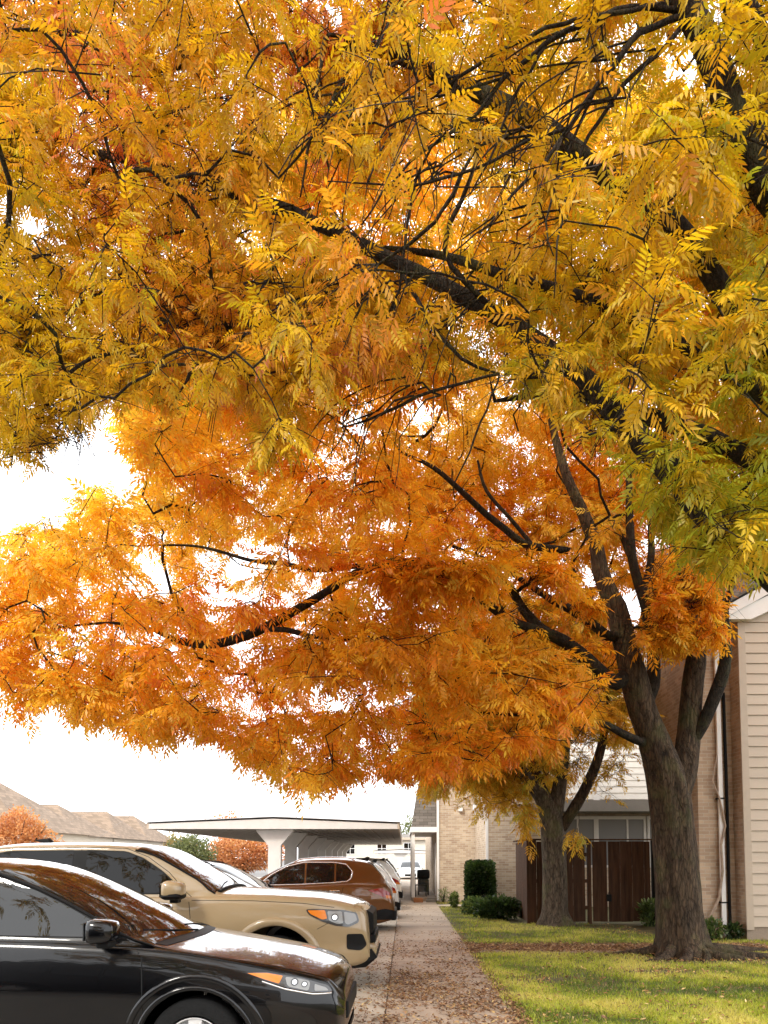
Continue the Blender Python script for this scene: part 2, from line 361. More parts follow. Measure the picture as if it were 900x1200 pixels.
# brick wing with a steeper shingled roof
WY = 15.65
bw_ = thing('brick_wing', 'brown brick house wing behind the big trunk with downspout and vine', 'house', (6.0, WY, 0))
MB().box(0, HX - 6.0 - 0.003, 0, 2.6, 0, 6.55).build('wall', M['brickr'], bw_)
MB().box(-0.25, HX - 6.0 + 0.6, -0.3, -0.25, 6.5, 6.7).build('fascia', M['white'], bw_)
MB().prism([(-0.3, -0.34, 6.66), (-0.3, 1.5, 8.6), (-0.3, 1.5, 8.68), (-0.3, -0.34, 6.72)], (6.5, 0, 0)).build('roof', M['shingle'], bw_)
MB().prism([(-0.3, 1.503, 8.6), (-0.3, 3.0, 6.9), (-0.3, 3.0, 6.98), (-0.3, 1.503, 8.68)], (6.5, 0, 0)).build('roof', M['shingle'], bw_)
MB().prism([(-0.01, 0.1, 6.55), (-0.01, 2.5, 6.55), (-0.01, 1.45, 8.2)], (0.15, 0, 0)).build('gable_wall', M['siding'], bw_)
ds = thing('downspout', 'pale metal downspout running down the brown brick wall beside the corner board', 'downspout', (6.42, WY - 0.09, 0))
MB().box(-0.045, 0.045, -0.035, 0.035, 0.14, 6.4, 0.008).build('pipe', M['white'], ds)
MB().prism([(-0.045, -0.035, 0.14), (0.045, -0.035, 0.14), (0.045, -0.16, 0.05), (-0.045, -0.16, 0.05)], (0, 0.03, 0.05)).build('outlet', M['white'], ds)
for z in (0.7, 2.8, 5.0): MB().box(-0.07, 0.07, -0.042, 0.085, z, z + 0.03).build('strap', M['dark'], ds)
pp = MB(); pp.tube([(0, 0, 0.12), (0, 0, 1.1), (0.01, 0, 3), (0, 0, 5.0)], 0.03, 8)
tag(pp.build('conduit', M['dark']), 'dark thin conduit pipe on the brick right of the pale downspout', 'pipe').location = (6.56, WY - 0.05, 0)
v_ = MB(); pts = [at(829, 1086, WY - 0.12), at(833, 1072, WY - 0.12), at(843, 1052, WY - 0.1), at(847, 1020, WY - 0.17), at(845, 990, WY - 0.17), at(850, 968, WY - 0.16), at(846, 948, WY - 0.17), at(843, 935, WY - 0.16), at(835, 915, WY - 0.1), at(841, 880, WY - 0.1)]
pts = [tuple(p) for p in pts]
v_.tube(pts, [0.035, 0.032, 0.03, 0.026, 0.024, 0.022, 0.02, 0.018, 0.014, 0.01], 7)
tag(v_.build('vine', M['hair'], smooth=True), 'thick bare climbing vine stem twisting up the downspout', 'vine')

# ------------------------------------------------------------------ middle: recessed house with windows, fence
mh = thing('courtyard_house', 'white sided upper storey over a dark soffit band and windows behind the fence', 'house', (3.3, 24.0, 0))
MB().box(1.15, 8.0, 1.6, 7.4, 0, 3.425).build('wall', M['brick'], mh)
mb = MB(); lap_siding(mb, 'x', 1.15, 8.0, 0.0, 3.45, 7.2, 0.2, 0.02); mb.build('siding', M['sidingw'], mh)
MB().box(1.15, 8.0, 0.012, 7.5, 3.43, 7.2).build('upper_wall', M['sidingw'], mh)
MB().box(2.62, 2.82, -0.04, 0.0 - 0.022, 3.40, 7.2).build('corner_board', M['white'], mh)
MB().box(1.12, 8.0, -0.06, 0.02, 3.07, 3.42).build('beam', M['soffit'], mh)
MB().box(1.12, 8.0, 0.022, 1.58, 3.09, 3.40).build('soffit', M['soffit'], mh)
for wx in (1.5, 3.15, 4.85):
    f = MB(); y = 1.5; wz0, wz1, ww = 1.3, 3.0, 1.5
    f.box(wx - 0.08, wx, y, y + 0.09, wz0, wz1); f.box(wx + ww, wx + ww + 0.08, y, y + 0.09, wz0, wz1)
    f.box(wx + 0.002, wx + ww - 0.002, y, y + 0.09, wz1 - 0.1, wz1); f.box(wx + 0.002, wx + ww - 0.002, y, y + 0.09, wz0, wz0 + 0.08)
    f.box(wx + ww * 0.62, wx + ww * 0.62 + 0.06, y + 0.004, y + 0.08, wz0 + 0.082, wz1 - 0.102)
    wf = f.build('window', M['white'], mh)
    MB().box(wx + 0.004, wx + ww - 0.004, y + 0.03, y + 0.05, wz0 + 0.084, wz1 - 0.104).build('pane', M['glassl'], wf)
MB().box(1.0, 8.2, -0.3, 8.2, 7.2, 7.4).build('roof', M['white'], mh)
MB().prism([(0.9, -0.4, 7.41), (8.3, -0.4, 7.41), (8.3, 4, 9.8), (0.9, 4, 9.8)], (0, 0, 0.06)).build('roof', M['shingle'], mh)

# brick chimney projection and brick house
bh = thing('brick_house', 'long pale tan brick house with side porch beyond the lawn', 'house', (1.22, 28.6, 0))
MB().box(0, 3.2, 0, 16, 0, 7.0).build('wall', M['brick'], bh)
MB().box(-0.02, 0.07, -0.05, -0.005, 0.05, 7.0).build('downspout', M['white'], bh)
MB().box(1.86, 1.94, -0.09, -0.01, 0.05, 7.0).build('downspout', M['white'], bh)
MB().prism([(-0.4, -0.4, 7.0), (3.6, -0.4, 7.0), (1.6, 3.0, 9.5)], (0, 13, 0)).build('roof', M['shingle'], bh)
q = MB(); q.box(0.80, 0.94, -0.14, -0.004, 3.35, 3.55); q.build('wall_lamp', M['white'], bh)
# porch on the path side
MB().prism([(-0.95, 0.2, 2.78), (-0.7, 0.2, 4.4), (-0.003, 0.2, 4.4), (-0.003, 0.2, 2.78)], (0, 6.2, 0)).build('porch_roof', M['shingle'], bh)
MB().box(-1.0, -0.004, 0.15, 6.45, 2.58, 2.775).build('porch_fascia', M['white'], bh)
for yy in (0.25, 2.3, 4.4, 6.2): MB().box(-0.95, -0.83, yy, yy + 0.12, 0.0, 2.577).build('porch_post', M['white'], bh)
MB().box(-0.96, -0.006, 0.1, 6.5, 0.016, 0.15).build('porch_step', M['found'], bh)
MB().box(-0.02, -0.005, 1.1, 2.0, 0.16, 2.2).build('door', M['white'], bh)
ch = thing('brick_bay', 'tan brick chimney bay between the tall hedge and the fence corner', 'house bay', (2.62, 24.0, 0))
MB().box(0, 1.08, 0, 4.5, 0, 7.0).build('wall', M['brick'], ch)
MB().box(1.082, 2.3, 0.9, 4.4, 0, 6.9).build('wall', M['brick'], ch)
MB().box(-0.075, -0.003, -0.02, 0.08, 0.05, 6.8).build('downspout', M['white'], ch)
MB().box(1.09, 1.16, 0.80, 0.897, 0.05, 6.8).build('downspout', M['white'], ch)
MB().box(-0.3, 2.4, -0.3, 4.6, 7.0, 7.2).build('roof', M['white'], ch)
q = MB()
q.box(-0.42, -0.08, 0.0, 0.35, 3.1, 3.32); q.box(-0.36, -0.1, 0.03, 0.32, 2.98, 3.098)
tag(q.build('wall_vent_hood', M['white']), 'small white vent hood on the side of the tan brick bay', 'vent').location = (2.62, 24.3, 0)

# unseen block added behind the viewer so the car bodies and windows reflect it
ob = thing('apartment_block', 'two storey brown brick apartment block added unseen behind the viewer for reflections in the cars', 'building', (-36, -46, 0))
MB().box(0, 46, -8, 0, 0, 6.4).build('wall', M['brickr'], ob)
MB().prism([(-.6, .6, 6.4), (-.6, -4, 9.6), (-.6, -8.6, 6.4)], (47.2, 0, 0)).build('roof', M['shingle'], ob)
for k in range(9):
    for z in (0.9, 3.9):
        wf = MB().box(2 + k * 5, 3.8 + k * 5, 0.005, 0.07, z, z + 1.4).build('window', M['white'], ob)
        MB().box(2.1 + k * 5, 3.7 + k * 5, 0.071, 0.085, z + .1, z + 1.3).build('pane', M['glass'], wf)
# porch things
pc = thing('folded_chair', 'dark metal patio chair standing on the far side porch', 'chair', (0.62, 29.4, 0.155))
q = MB(); q.box(-0.22, 0.22, -0.2, 0.2, 0.42, 0.45); q.build('seat', M['dark'], pc)
q = MB()
for x in np.linspace(-0.2, 0.2, 5): q.tube([(x, 0.2, 0.45), (x, 0.26, 0.98)], 0.012, 6)
q.tube([(-0.22, 0.26, 0.98), (0.22, 0.26, 0.98)], 0.015, 6); q.build('backrest', M['dark'], pc)
for x in (-0.2, 0.2):
    for y in (-0.18, 0.18): MB().tube([(x, y, 0.0), (x, y, 0.42)], 0.014, 6).build('leg', M['dark'], pc)
gr = thing('barbecue_grill', 'black covered barbecue grill on the far side porch', 'grill', (0.75, 30.8, 0.155))
q = MB(); q.box(-0.25, 0.25, -0.3, 0.3, 0.62, 1.0, 0.08); q.build('lid', M['dark'], gr)
MB().box(-0.22, 0.22, -0.27, 0.27, 0.12, 0.618).build('cabinet', M['greyp'], gr)
for x in (-0.19, 0.19):
    for y in (-0.24, 0.24): MB().box(x - 0.02, x + 0.02, y - 0.02, y + 0.02, 0, 0.118).build('leg', M['dark'], gr)
q = MB(); q.box(-0.17, 0.17, -0.17, 0.17, 0, 0.13, 0.01); q.box(-0.15, 0.15, -0.15, 0.15, 0.131, 0.16)
tag(q.build('planter_box', M['terracotta']), 'low terracotta planter at the porch post by the path', 'planter').location = (0.50, 28.0, 0.016)
q = MB(); q.box(-0.18, 0.16, -0.25, 0.2, 0, 0.09, 0.01); q.box(-0.14, 0.14, -0.05, 0.2, 0.091, 0.17, 0.01)
tag(q.build('stepping_block', M['soffit']), 'grey stone step block at the brick house corner', 'step').location = (0.97, 28.2, 0.016)

# ------------------------------------------------------------------ fence
FY = 18.95
fn = thing('board_fence', 'dark brown stained board fence with cap rail enclosing the courtyard', 'fence', (3.03, FY, 0))
H = 2.06
def boards(n, x0, wd, y, z0, z1, name, parent, dx=0.0):
    for i in range(n):
        q = MB(); x = x0 + i * (wd + 0.0025); dz = rng.normal(0, 0.006); 
        yy = y + (0.0 if i % 2 else -0.012)
        q.box(x, x + wd, yy, yy + 0.02, z0 + rng.uniform(0, 0.03), z1 + dz, 0.003); q.build(name, M['fence'], parent)
boards(8, 0.22, 0.146, 0.0, 0.04, H - 0.05, 'board', fn)
# side return going back
for i in range(13):
    y = 0.1 + i * 0.148
    q = MB(); q.box(0.0, 0.02, y, y + 0.142, 0.04 + rng.uniform(0, 0.02), H - 0.05, 0.003); q.build('board', M['fence'], fn)
MB().box(-0.03, 0.21, -0.03, 0.09, 0.0, H - 0.02, 0.006).build('post', M['fence'], fn)
MB().box(1.47, 1.56, -0.01, 0.09, 0.0, H - 0.02, 0.006).build('post', M['fence'], fn)
MB().box(-0.06, 1.565, -0.05, 0.10, H - 0.018, H + 0.022, 0.006).build('cap_rail', M['fence'], fn)
MB().box(-0.06, 0.09, 0.102, 2.1, H - 0.018, H + 0.022, 0.006).build('cap_rail', M['fence'], fn)
for z in (0.35, 1.0, 1.65): MB().box(0.2, 1.465, 0.024, 0.062, z, z + 0.09).build('rail', M['fence'], fn)
gt = thing('fence_gate', 'dark brown double board gate with pale light gap beside the big trunk', 'gate', (4.62, FY, 0))
for k, x0 in enumerate((0.0, 0.42)):
    pass
def leaf_gate(x0, x1):
    n = max(1, int(round((x1 - x0) / 0.148))); wd = (x1 - x0) / n - 0.002
    for i in range(n):
        x = x0 + i * (wd + 0.002); yy = 0.0 if i % 2 else -0.012
        MB().box(x, x + wd, yy, yy + 0.02, 0.05 + rng.uniform(0, 0.02), H - 0.04 + rng.normal(0, 0.004), 0.003).build('board', M['fence'], gt)
    for z in (0.3, 1.0, 1.65): MB().box(x0 + 0.03, x1 - 0.03, 0.024, 0.06, z, z + 0.09).build('brace', M['fence'], gt)
leaf_gate(0.0, 0.36); leaf_gate(0.39, 1.42)
MB().box(-0.02, 1.56, -0.04, 0.09, H - 0.016, H + 0.02, 0.006).build('cap_rail', M['fence'], gt)
MB().box(1.46, 1.55, -0.01, 0.08, 0, H - 0.02, 0.006).build('post', M['dark'], gt)
q = MB(); q.box(0.33, 0.45, -0.045, -0.014, 0.55, 0.72, 0.01); q.tube([(0.36, -0.04, 0.72), (0.39, -0.05, 0.8), (0.42, -0.04, 0.72)], 0.008, 6); q.build('latch', M['dark'], gt)

# ------------------------------------------------------------------ carport
def carport(name, label, x0, x1, ya, yb, n, zb=2.52, rise=0.2, group=None):
    c = thing(name, label, 'carport', ((x0 + x1) / 2, ya, 0), 0, group)
    hw = (x1 - x0) / 2; L = yb - ya
    MB().prism([(-hw, 0, zb), (hw, 0, zb), (hw, 0, zb + 0.16), (0, 0, zb + rise + 0.12), (-hw, 0, zb + 0.16)], (0, 0.06, 0)).build('fascia', M['roofing'], c)
    MB().prism([(-hw, L, zb), (hw, L, zb), (hw, L, zb + 0.16), (0, L, zb + rise + 0.12), (-hw, L, zb + 0.16)], (0, 0.06, 0)).build('fascia', M['roofing'], c)
    for sx in (-1, 1):
        MB().box(sx * hw + (0.003 if sx > 0 else -0.06), sx * hw + (0.06 if sx > 0 else -0.003), 0.0, L + 0.06, zb + 0.0, zb + 0.19).build('gutter', M['trim'], c)
    MB().prism([(-hw - 0.08, -0.04, zb + 0.20), (0, -0.04, zb + rise + 0.17), (hw + 0.08, -0.04, zb + 0.20), (hw + 0.08, -0.04, zb + 0.225), (0, -0.04, zb + rise + 0.195), (-hw - 0.08, -0.04, zb + 0.225)], (0, L + 0.14, 0)).build('roof', M['metal'], c)
    q = MB()
    q.box(-hw + 0.01, hw - 0.01, 0.065, L - 0.005, zb + 0.03, zb + 0.06)
    for x in np.arange(-hw + 0.3, hw, 0.3): q.box(x - 0.02, x + 0.02, 0.07, L - 0.01, zb + 0.0, zb + 0.029)
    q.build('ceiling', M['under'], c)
    for i in range(n):
        y = 0.3 + i * (L - 0.6) / max(1, n - 1)
        q = MB(); ht = zb - 0.004
        q.prism([(-0.2, y, -0.1), (0.2, y, -0.1), (0.2, y, ht - 0.50), (0.58, y, ht - 0.06), (0.58, y, ht), (-0.58, y, ht), (-0.58, y, ht - 0.06), (-0.2, y, ht - 0.50)], (0, 0.3, 0))
        q.build('column', M['roofing'], c)
    return c
carport('carport', 'long white flat carport with flared columns standing over the parked cars', -8.0, -0.22, 24.0, 52.0, 9)
carport('carport', 'low distant carport crossing at the end of the path', -2.6, 1.9, 66.0, 72.0, 2, 2.05, 0.15)

# far building beyond the path
fb = thing('apartment_block', 'cream far apartment block with dark paned windows at path end', 'building', (-6.0, 78.0, 0))
MB().box(-2, 8.2, 0, 5.4, 0, 3.45).build('wall', M['stucco'], fb)
MB().box(-2.3, 8.4, -0.4, 5.6, 3.455, 3.7).build('roof', M['trim'], fb)
for wx in (0.0, 3.2, 5.9):
    q = MB(); q.box(wx, wx + 1.0, -0.06, -0.005, 2.0, 3.2); wf = q.build('window', M['white'], fb)
    q = MB()
    for a in (0, 1):
        for b in (0, 1): q.box(wx + 0.06 + a * 0.47, wx + 0.47 + a * 0.47, -0.08, -0.062, 2.08 + b * 0.55, 2.57 + b * 0.55)
    q.build('pane', M['glass'], wf)
fb2 = thing('apartment_block', 'low white far block behind the cream one, at the porch side', 'building', (2.4, 84.0, 0))
MB().box(-6.5, 6, 0, 10, 0, 3.7).build('wall', M['sidingw'], fb2)
MB().prism([(-7, -0.5, 3.7), (6.4, -0.5, 3.7), (6.4, 5, 4.3), (-7, 5, 4.3)], (0, 0, 0.1)).build('roof', M['shingle'], fb2)
for wx in (-5.6, -3.6, -1.8):
    wf = MB().box(wx, wx + 0.9, -0.06, -0.005, 1.9, 3.2).build('window', M['white'], fb2)
    MB().box(wx + 0.08, wx + 0.82, -0.075, -0.061, 2.0, 3.1).build('pane', M['glass'], wf)

# row houses beyond the lot
def hip_house(cx, cy, wx, wy, ze, zr, label, hip=3.0):
    h = thing('row_house', label, 'house', (cx, cy, 0), 0, 'shingled row houses beyond the car park')
    MB().box(-wx / 2, wx / 2, -wy / 2, wy / 2, 0, ze).build('wall', M['stucco'], h)
    e = 0.5; a = [(-wx / 2 - e, -wy / 2 - e, ze), (wx / 2 + e, -wy / 2 - e, ze), (wx / 2 + e, wy / 2 + e, ze), (-wx / 2 - e, wy / 2 + e, ze)]
    r0 = (-wx / 2 + hip, 0, zr); r1 = (wx / 2 - hip, 0, zr)
    q = MB(); q.poly([a[0], a[1], r1, r0]); q.poly([a[1], a[2], r1]); q.poly([a[2], a[3], r0, r1]); q.poly([a[3], a[0], r0]); q.poly(a[::-1])
    rf = q.build('roof', M['roofhouse'], h)
    MB().box(wx * 0.1, wx * 0.1 + 0.25, -1.4, -1.15, zr - 1.6, zr + 0.15).build('vent_pipe', M['white'], rf)
    for k in range(3):
        wf = MB().box(-wx / 2 + 1.2 + k * 2.6, -wx / 2 + 2.3 + k * 2.6, -wy / 2 - 0.06, -wy / 2 - 0.004, 3.6, 5.0).build('window', M['white'], h)
        MB().box(-wx / 2 + 1.3 + k * 2.6, -wx / 2 + 2.2 + k * 2.6, -wy / 2 - 0.08, -wy / 2 - 0.061, 3.7, 4.9).build('pane', M['glass'], wf)
    return h
M['roofhouse'] = brick_mat('row_house_shingle', (0.29, 0.205, 0.14), (0.19, 0.135, 0.09), (0.12, 0.09, 0.07), 0.5, 0.2)
hip_house(-31.5, 52, 16, 10, 3.3, 7.6, 'nearest brown shingled row house cut by the left edge', 5.6)
hip_house(-34.0, 64, 16, 9, 3.4, 6.1, 'second row house behind the orange tree with grey brown hip roof', 3)
hip_house(-34.3, 74, 16, 9, 3.4, 6.1, 'third row house in the line with grey brown hip roof', 2.4)
hip_house(-35.0, 85, 16, 9, 3.4, 6.3, 'farthest row house of the line next to the carport roof', 3)

# overhead wires
for k, (a, b) in enumerate((((-30, 912, 45), (420, 762, 22)), ((60, 975, 60), (470, 700, 24)), ((110, 985, 60), (560, 620, 26)))):
    pa = at(a[0], a[1], a[2]); pb = at(b[0], b[1], b[2]); q = MB()
    pts = [tuple(pa * (1 - t) + pb * t - np.array([0, 0, 0.5 * 4 * t * (1 - t)])) for t in np.linspace(0, 1, 14)]
    q.tube(pts, 0.009, 5)
    tag(q.build('overhead_wire', M['wire']), ['thin pale overhead wire, lowest one crossing the left sky', 'thin pale overhead wire, middle one rising from the row houses', 'thin pale overhead wire, rightmost one rising toward the crown'][k], 'wire', 'overhead wires')
# ------------------------------------------------------------------ vehicles
def pchip(xk, yk, x):
    xk = np.asarray(xk, float); yk = np.asarray(yk, float); x = np.clip(x, xk[0], xk[-1])
    h = np.diff(xk); d = np.diff(yk) / h; m = np.zeros(len(xk))
    m[0], m[-1] = d[0], d[-1]
    for i in range(1, len(xk) - 1):
        if d[i - 1] * d[i] > 0:
            w1 = 2 * h[i] + h[i - 1]; w2 = h[i] + 2 * h[i - 1]; m[i] = (w1 + w2) / (w1 / d[i - 1] + w2 / d[i])
    i = np.clip(np.searchsorted(xk, x) - 1, 0, len(h) - 1); t = (x - xk[i]) / h[i]
    return (yk[i] * (2 * t**3 - 3 * t**2 + 1) + m[i] * h[i] * (t**3 - 2 * t**2 + t) + yk[i + 1] * (-2 * t**3 + 3 * t**2) + m[i + 1] * h[i] * (t**3 - t**2))
class Shape:
    """car body: nose at x=0, tail at x=-L, lofted cross-sections"""
    def __init__(s, zt, zs, W, zb, tumble=0.33, mid=0.62, crease=0.02, xh=-1.25, xr=-99):
        srt = lambda a: (np.array([p[0] for p in sorted(a)]), np.array([p[1] for p in sorted(a)]))
        s.zt, s.zs, s.W, s.zb = srt(zt), srt(zs), srt(W), srt(zb); s.tumble = tumble; s.mid = mid; s.crease = crease; s.xh = xh; s.xr = xr
        x0 = s.zt[0][0]; xs = [x0]
        base = np.arange(x0, 0.0001, 0.05); extra = np.concatenate([s.zt[0], np.linspace(-0.3, 0, 13), np.linspace(x0, x0 + 0.25, 9)])
        s.xs = np.unique(np.round(np.concatenate([base, extra]), 3)); s.xs = s.xs[(s.xs >= x0) & (s.xs <= 0)]
        s.rings = np.array([s.ring(x) for x in s.xs]); s.L = -x0
    def ring(s, x):
        zt = float(pchip(*s.zt, x)); zs = min(float(pchip(*s.zs, x)), zt - 0.025); W = float(pchip(*s.W, x)); zb = min(float(pchip(*s.zb, x)), zs - 0.15)
        g = max(0.0, zt - zs)
        ws = W * 0.942
        zr = zs + g * (0.88 if g > 0.35 else 0.22 + 0.66 * (g / 0.35) ** 2); hk = max(0.0, 1 - g / 0.35)
        bl = min(1, max(0, (s.xh - x) / .22)) * min(1, max(0, (x - s.xr) / .15)); hk *= 1 - bl; zr = zr * (1 - bl) + bl * (zs + .90 * g); 
        wr = ws - 0.045 - s.tumble * (zr - zs)
        zm = zb + (zs - zb) * s.mid
        P = [(0, zb), (W * .55, zb), (W * .88, zb + .005), (W * .955, zb + .05), (W * .975, zb + (zm - zb) * .38), (W * .972, zb + (zm - zb) * .62), (W, zm - .0), (W * .988, zm + (zs - zm) * .45),
             (W * .964, zs - .055), (ws, zs - .012), (ws - .03, zs + .008), 
             (ws - .035 - (ws - wr - .035) * .33, zs + (zr - zs) * .38), (ws - .035 - (ws - wr - .035) * .72, zs + (zr - zs) * .78), (wr, zr),
             (wr - .07, zr + (zt - zr) * (.42 - .24 * hk)), (wr * .68, zr + (zt - zr) * (.80 - .26 * hk)), (wr * .35, zr + (zt - zr) * (.96 - .08 * hk)), (0, zt)]
        P = np.array(P); out = []
        for i in range(len(P) - 1):
            p0 = P[max(i - 1, 0)]; p1 = P[i]; p2 = P[i + 1]; p3 = P[min(i + 2, len(P) - 1)]
            for t in (0, .25, .5, .75):
                # cardinal spline with reduced tension
                m1 = (p2 - p0) * .42; m2 = (p3 - p1) * .42; n1 = np.linalg.norm(p2 - p1)
                m1 *= min(1, n1 / (np.linalg.norm(m1) + 1e-9)); m2 *= min(1, n1 / (np.linalg.norm(m2) + 1e-9))
                out.append(p1 * (2 * t**3 - 3 * t**2 + 1) + m1 * (t**3 - 2 * t**2 + t) + p2 * (-2 * t**3 + 3 * t**2) + m2 * (t**3 - t**2))
        out.append(P[-1]); return np.array(out)
    def _r(s, x):
        x = min(max(x, s.xs[0]), s.xs[-1]); i = min(max(np.searchsorted(s.xs, x) - 1, 0), len(s.xs) - 2)
        t = (x - s.xs[i]) / (s.xs[i + 1] - s.xs[i]); return s.rings[i] * (1 - t) + s.rings[i + 1] * t
    def side(s, x, z):
        r = s._r(x)[10:57]; zz = np.maximum.accumulate(r[:, 1]); return float(np.interp(z, zz, r[:, 0]))
    def top(s, x, y):
        r = s._r(x)[36:]; yy = r[::-1, 0]; return float(np.interp(abs(y), np.maximum.accumulate(yy), r[::-1, 1]))
    def railw(s, x): return float(s._r(x)[52, 0])
def sliced(poly, cell, n=None):
    bm = bmesh.new(); vs = [bm.verts.new((p[0], p[1], 0)) for p in poly]; bm.faces.new(vs)
    a = np.array(poly)
    for ax in (0, 1):
        lo, hi = a[:, ax].min(), a[:, ax].max()
        for c in np.arange(lo + cell, hi, cell):
            co = (c, 0, 0) if ax == 0 else (0, c, 0); no = (1, 0, 0) if ax == 0 else (0, 1, 0)
            bmesh.ops.bisect_plane(bm, geom=bm.verts[:] + bm.edges[:] + bm.faces[:], plane_co=co, plane_no=no, dist=1e-5)
    return bm
def rnd(poly, r=0.03, n=4):
    """round the corners of a polygon"""
    out = []; P = [np.array(p, float) for p in poly]; N = len(P)
    for i in range(N):
        p = P[i]; a = P[i - 1] - p; b = P[(i + 1) % N] - p; la, lb = np.linalg.norm(a), np.linalg.norm(b)
        rr = min(r, la * .45, lb * .45); s, e = p + a / la * rr, p + b / lb * rr
        for k in range(n + 1):
            t = k / n; out.append(tuple(s * (1 - t)**2 + 2 * p * t * (1 - t) + e * t * t))
    return out
def side_panel(sh, poly, sgn, off, name, mat, parent, cell=0.05, r=0.03, solid=0.0):
    bm = sliced(rnd(poly, r) if r else poly, cell)
    for v in bm.verts:
        x, z = v.co.x, v.co.y; y = sh.side(x, z); v.co = (x, sgn * (y + off), z)
    mb = MB(); mb.bm.free(); mb.bm = bm
    for f in bm.faces: f.normal_update()
    fl = [f for f in bm.faces if f.normal.y * sgn < 0]
    if fl: bmesh.ops.reverse_faces(bm, faces=fl)
    o = mb.build(name, mat, parent, smooth=True, norm=False)
    if solid:
        m = o.modifiers.new('rim', 'SOLIDIFY'); m.thickness = solid; m.offset = -1
    return o
def top_panel(sh, poly, off, name, mat, parent, cell=0.06):
    bm = sliced(poly, cell)
    for v in bm.verts:
        x, y = v.co.x, v.co.y; v.co = (x, y, sh.top(x, y) + off)
    mb = MB(); mb.bm.free(); mb.bm = bm
    for f in bm.faces: f.normal_update()
    fl = [f for f in bm.faces if f.normal.z < 0]
    if fl: bmesh.ops.reverse_faces(bm, faces=fl)
    return mb.build(name, mat, parent, smooth=True, norm=False)
def strip(sh, pts, wd, sgn, off, name, mat, parent):
    """thin band along a polyline on the side surface"""
    P = []; pts = [np.array(p, float) for p in pts]
    for a, b in zip(pts[:-1], pts[1:]):
        n = max(1, int(np.linalg.norm(b - a) / 0.04))
        P += [a + (b - a) * k / n for k in range(n)]
    P.append(pts[-1]); q = MB(); prev = None
    for i, p in enumerate(P):
        d = P[min(i + 1, len(P) - 1)] - P[max(i - 1, 0)]; d = d / (np.linalg.norm(d) + 1e-9); nrm = np.array([-d[1], d[0]]) * wd / 2
        ring = []
        for s_, o_ in ((-1, -0.004), (-0.8, off), (0.8, off), (1, -0.004)):
            x, z = p + nrm * s_; ring.append(q.bm.verts.new((x, sgn * (sh.side(x, z) + o_), z)))
        if prev:
            for k in range(3): q.bm.faces.new((prev[k], prev[k + 1], ring[k + 1], ring[k]))
        prev = ring
    return q.build(name, mat, parent, smooth=True)
def body_mesh(sh, mat, parent, wheels, name='body'):
    R_, n, m = sh.rings, len(sh.xs), sh.rings.shape[1]
    bm = bmesh.new(); rows = []
    for i, x in enumerate(sh.xs):
        row = [bm.verts.new((x, -p[0], p[1])) for p in R_[i]] + [bm.verts.new((x, p[0], p[1])) for p in R_[i][1:-1][::-1]]
        rows.append(row)
    k = len(rows[0])
    for a, b in zip(rows[:-1], rows[1:]):
        for j in range(k): bm.faces.new((a[j], a[(j + 1) % k], b[(j + 1) % k], b[j]))
    for row in (rows[0], rows[-1]):     # close the ends with strips across the width
        for j in range(m - 1):
            L0, L1 = row[j], row[j + 1]; r0 = row[(k - j) % k]; r1 = row[(k - j - 1) % k] if j + 1 < m - 1 else row[m - 1]
            f = []
            for v in (L0, L1, r1, r0):
                if v not in f: f.append(v)
            if len(f) > 2: bm.faces.new(f)
    bmesh.ops.recalc_face_normals(bm, faces=bm.faces)
    me = bpy.data.meshes.new(name); bm.to_mesh(me); bm.free()
    o = link(name, me, [mat, M['dark']], parent, True)
    q = bmesh.new()
    for wx, wz, r in wheels:
        for sgn in (-1, 1):
            y0 = sgn * 0.56; y1 = sgn * 1.3; rr = []
            for y in (y0, y1): rr.append([q.verts.new((wx + r * math.cos(a), y, wz + r * math.sin(a))) for a in np.linspace(0, 2 * math.pi, 48, endpoint=False)])
            q.faces.new(rr[0]); q.faces.new(rr[1][::-1])
            for j in range(48): q.faces.new((rr[0][j], rr[1][j], rr[1][(j + 1) % 48], rr[0][(j + 1) % 48]))
    bmesh.ops.recalc_face_normals(q, faces=q.faces)
    cm = bpy.data.meshes.new('cut'); q.to_mesh(cm); q.free(); cm.materials.append(mat); cm.materials.append(M['dark'])
    for p in cm.polygons: p.material_index = 1
    co = bpy.data.objects.new('cut', cm); C.objects.link(co); 
    if parent is not None: co.parent = parent
    md = o.modifiers.new('b', 'BOOLEAN'); md.operation = 'DIFFERENCE'; md.object = co; md.solver = 'EXACT'
    bpy.context.view_layer.update(); dg = bpy.context.evaluated_depsgraph_get()
    nm = bpy.data.meshes.new_from_object(o.evaluated_get(dg)); o.modifiers.clear(); o.data = nm
    bpy.data.objects.remove(co)
    bm = bmesh.new(); bm.from_mesh(nm); bmesh.ops.delete(bm, geom=[v for v in bm.verts if abs(v.co.y) > 1.05], context='VERTS'); bm.to_mesh(nm); bm.free()
    smooth_angle(o, 40)
    return o
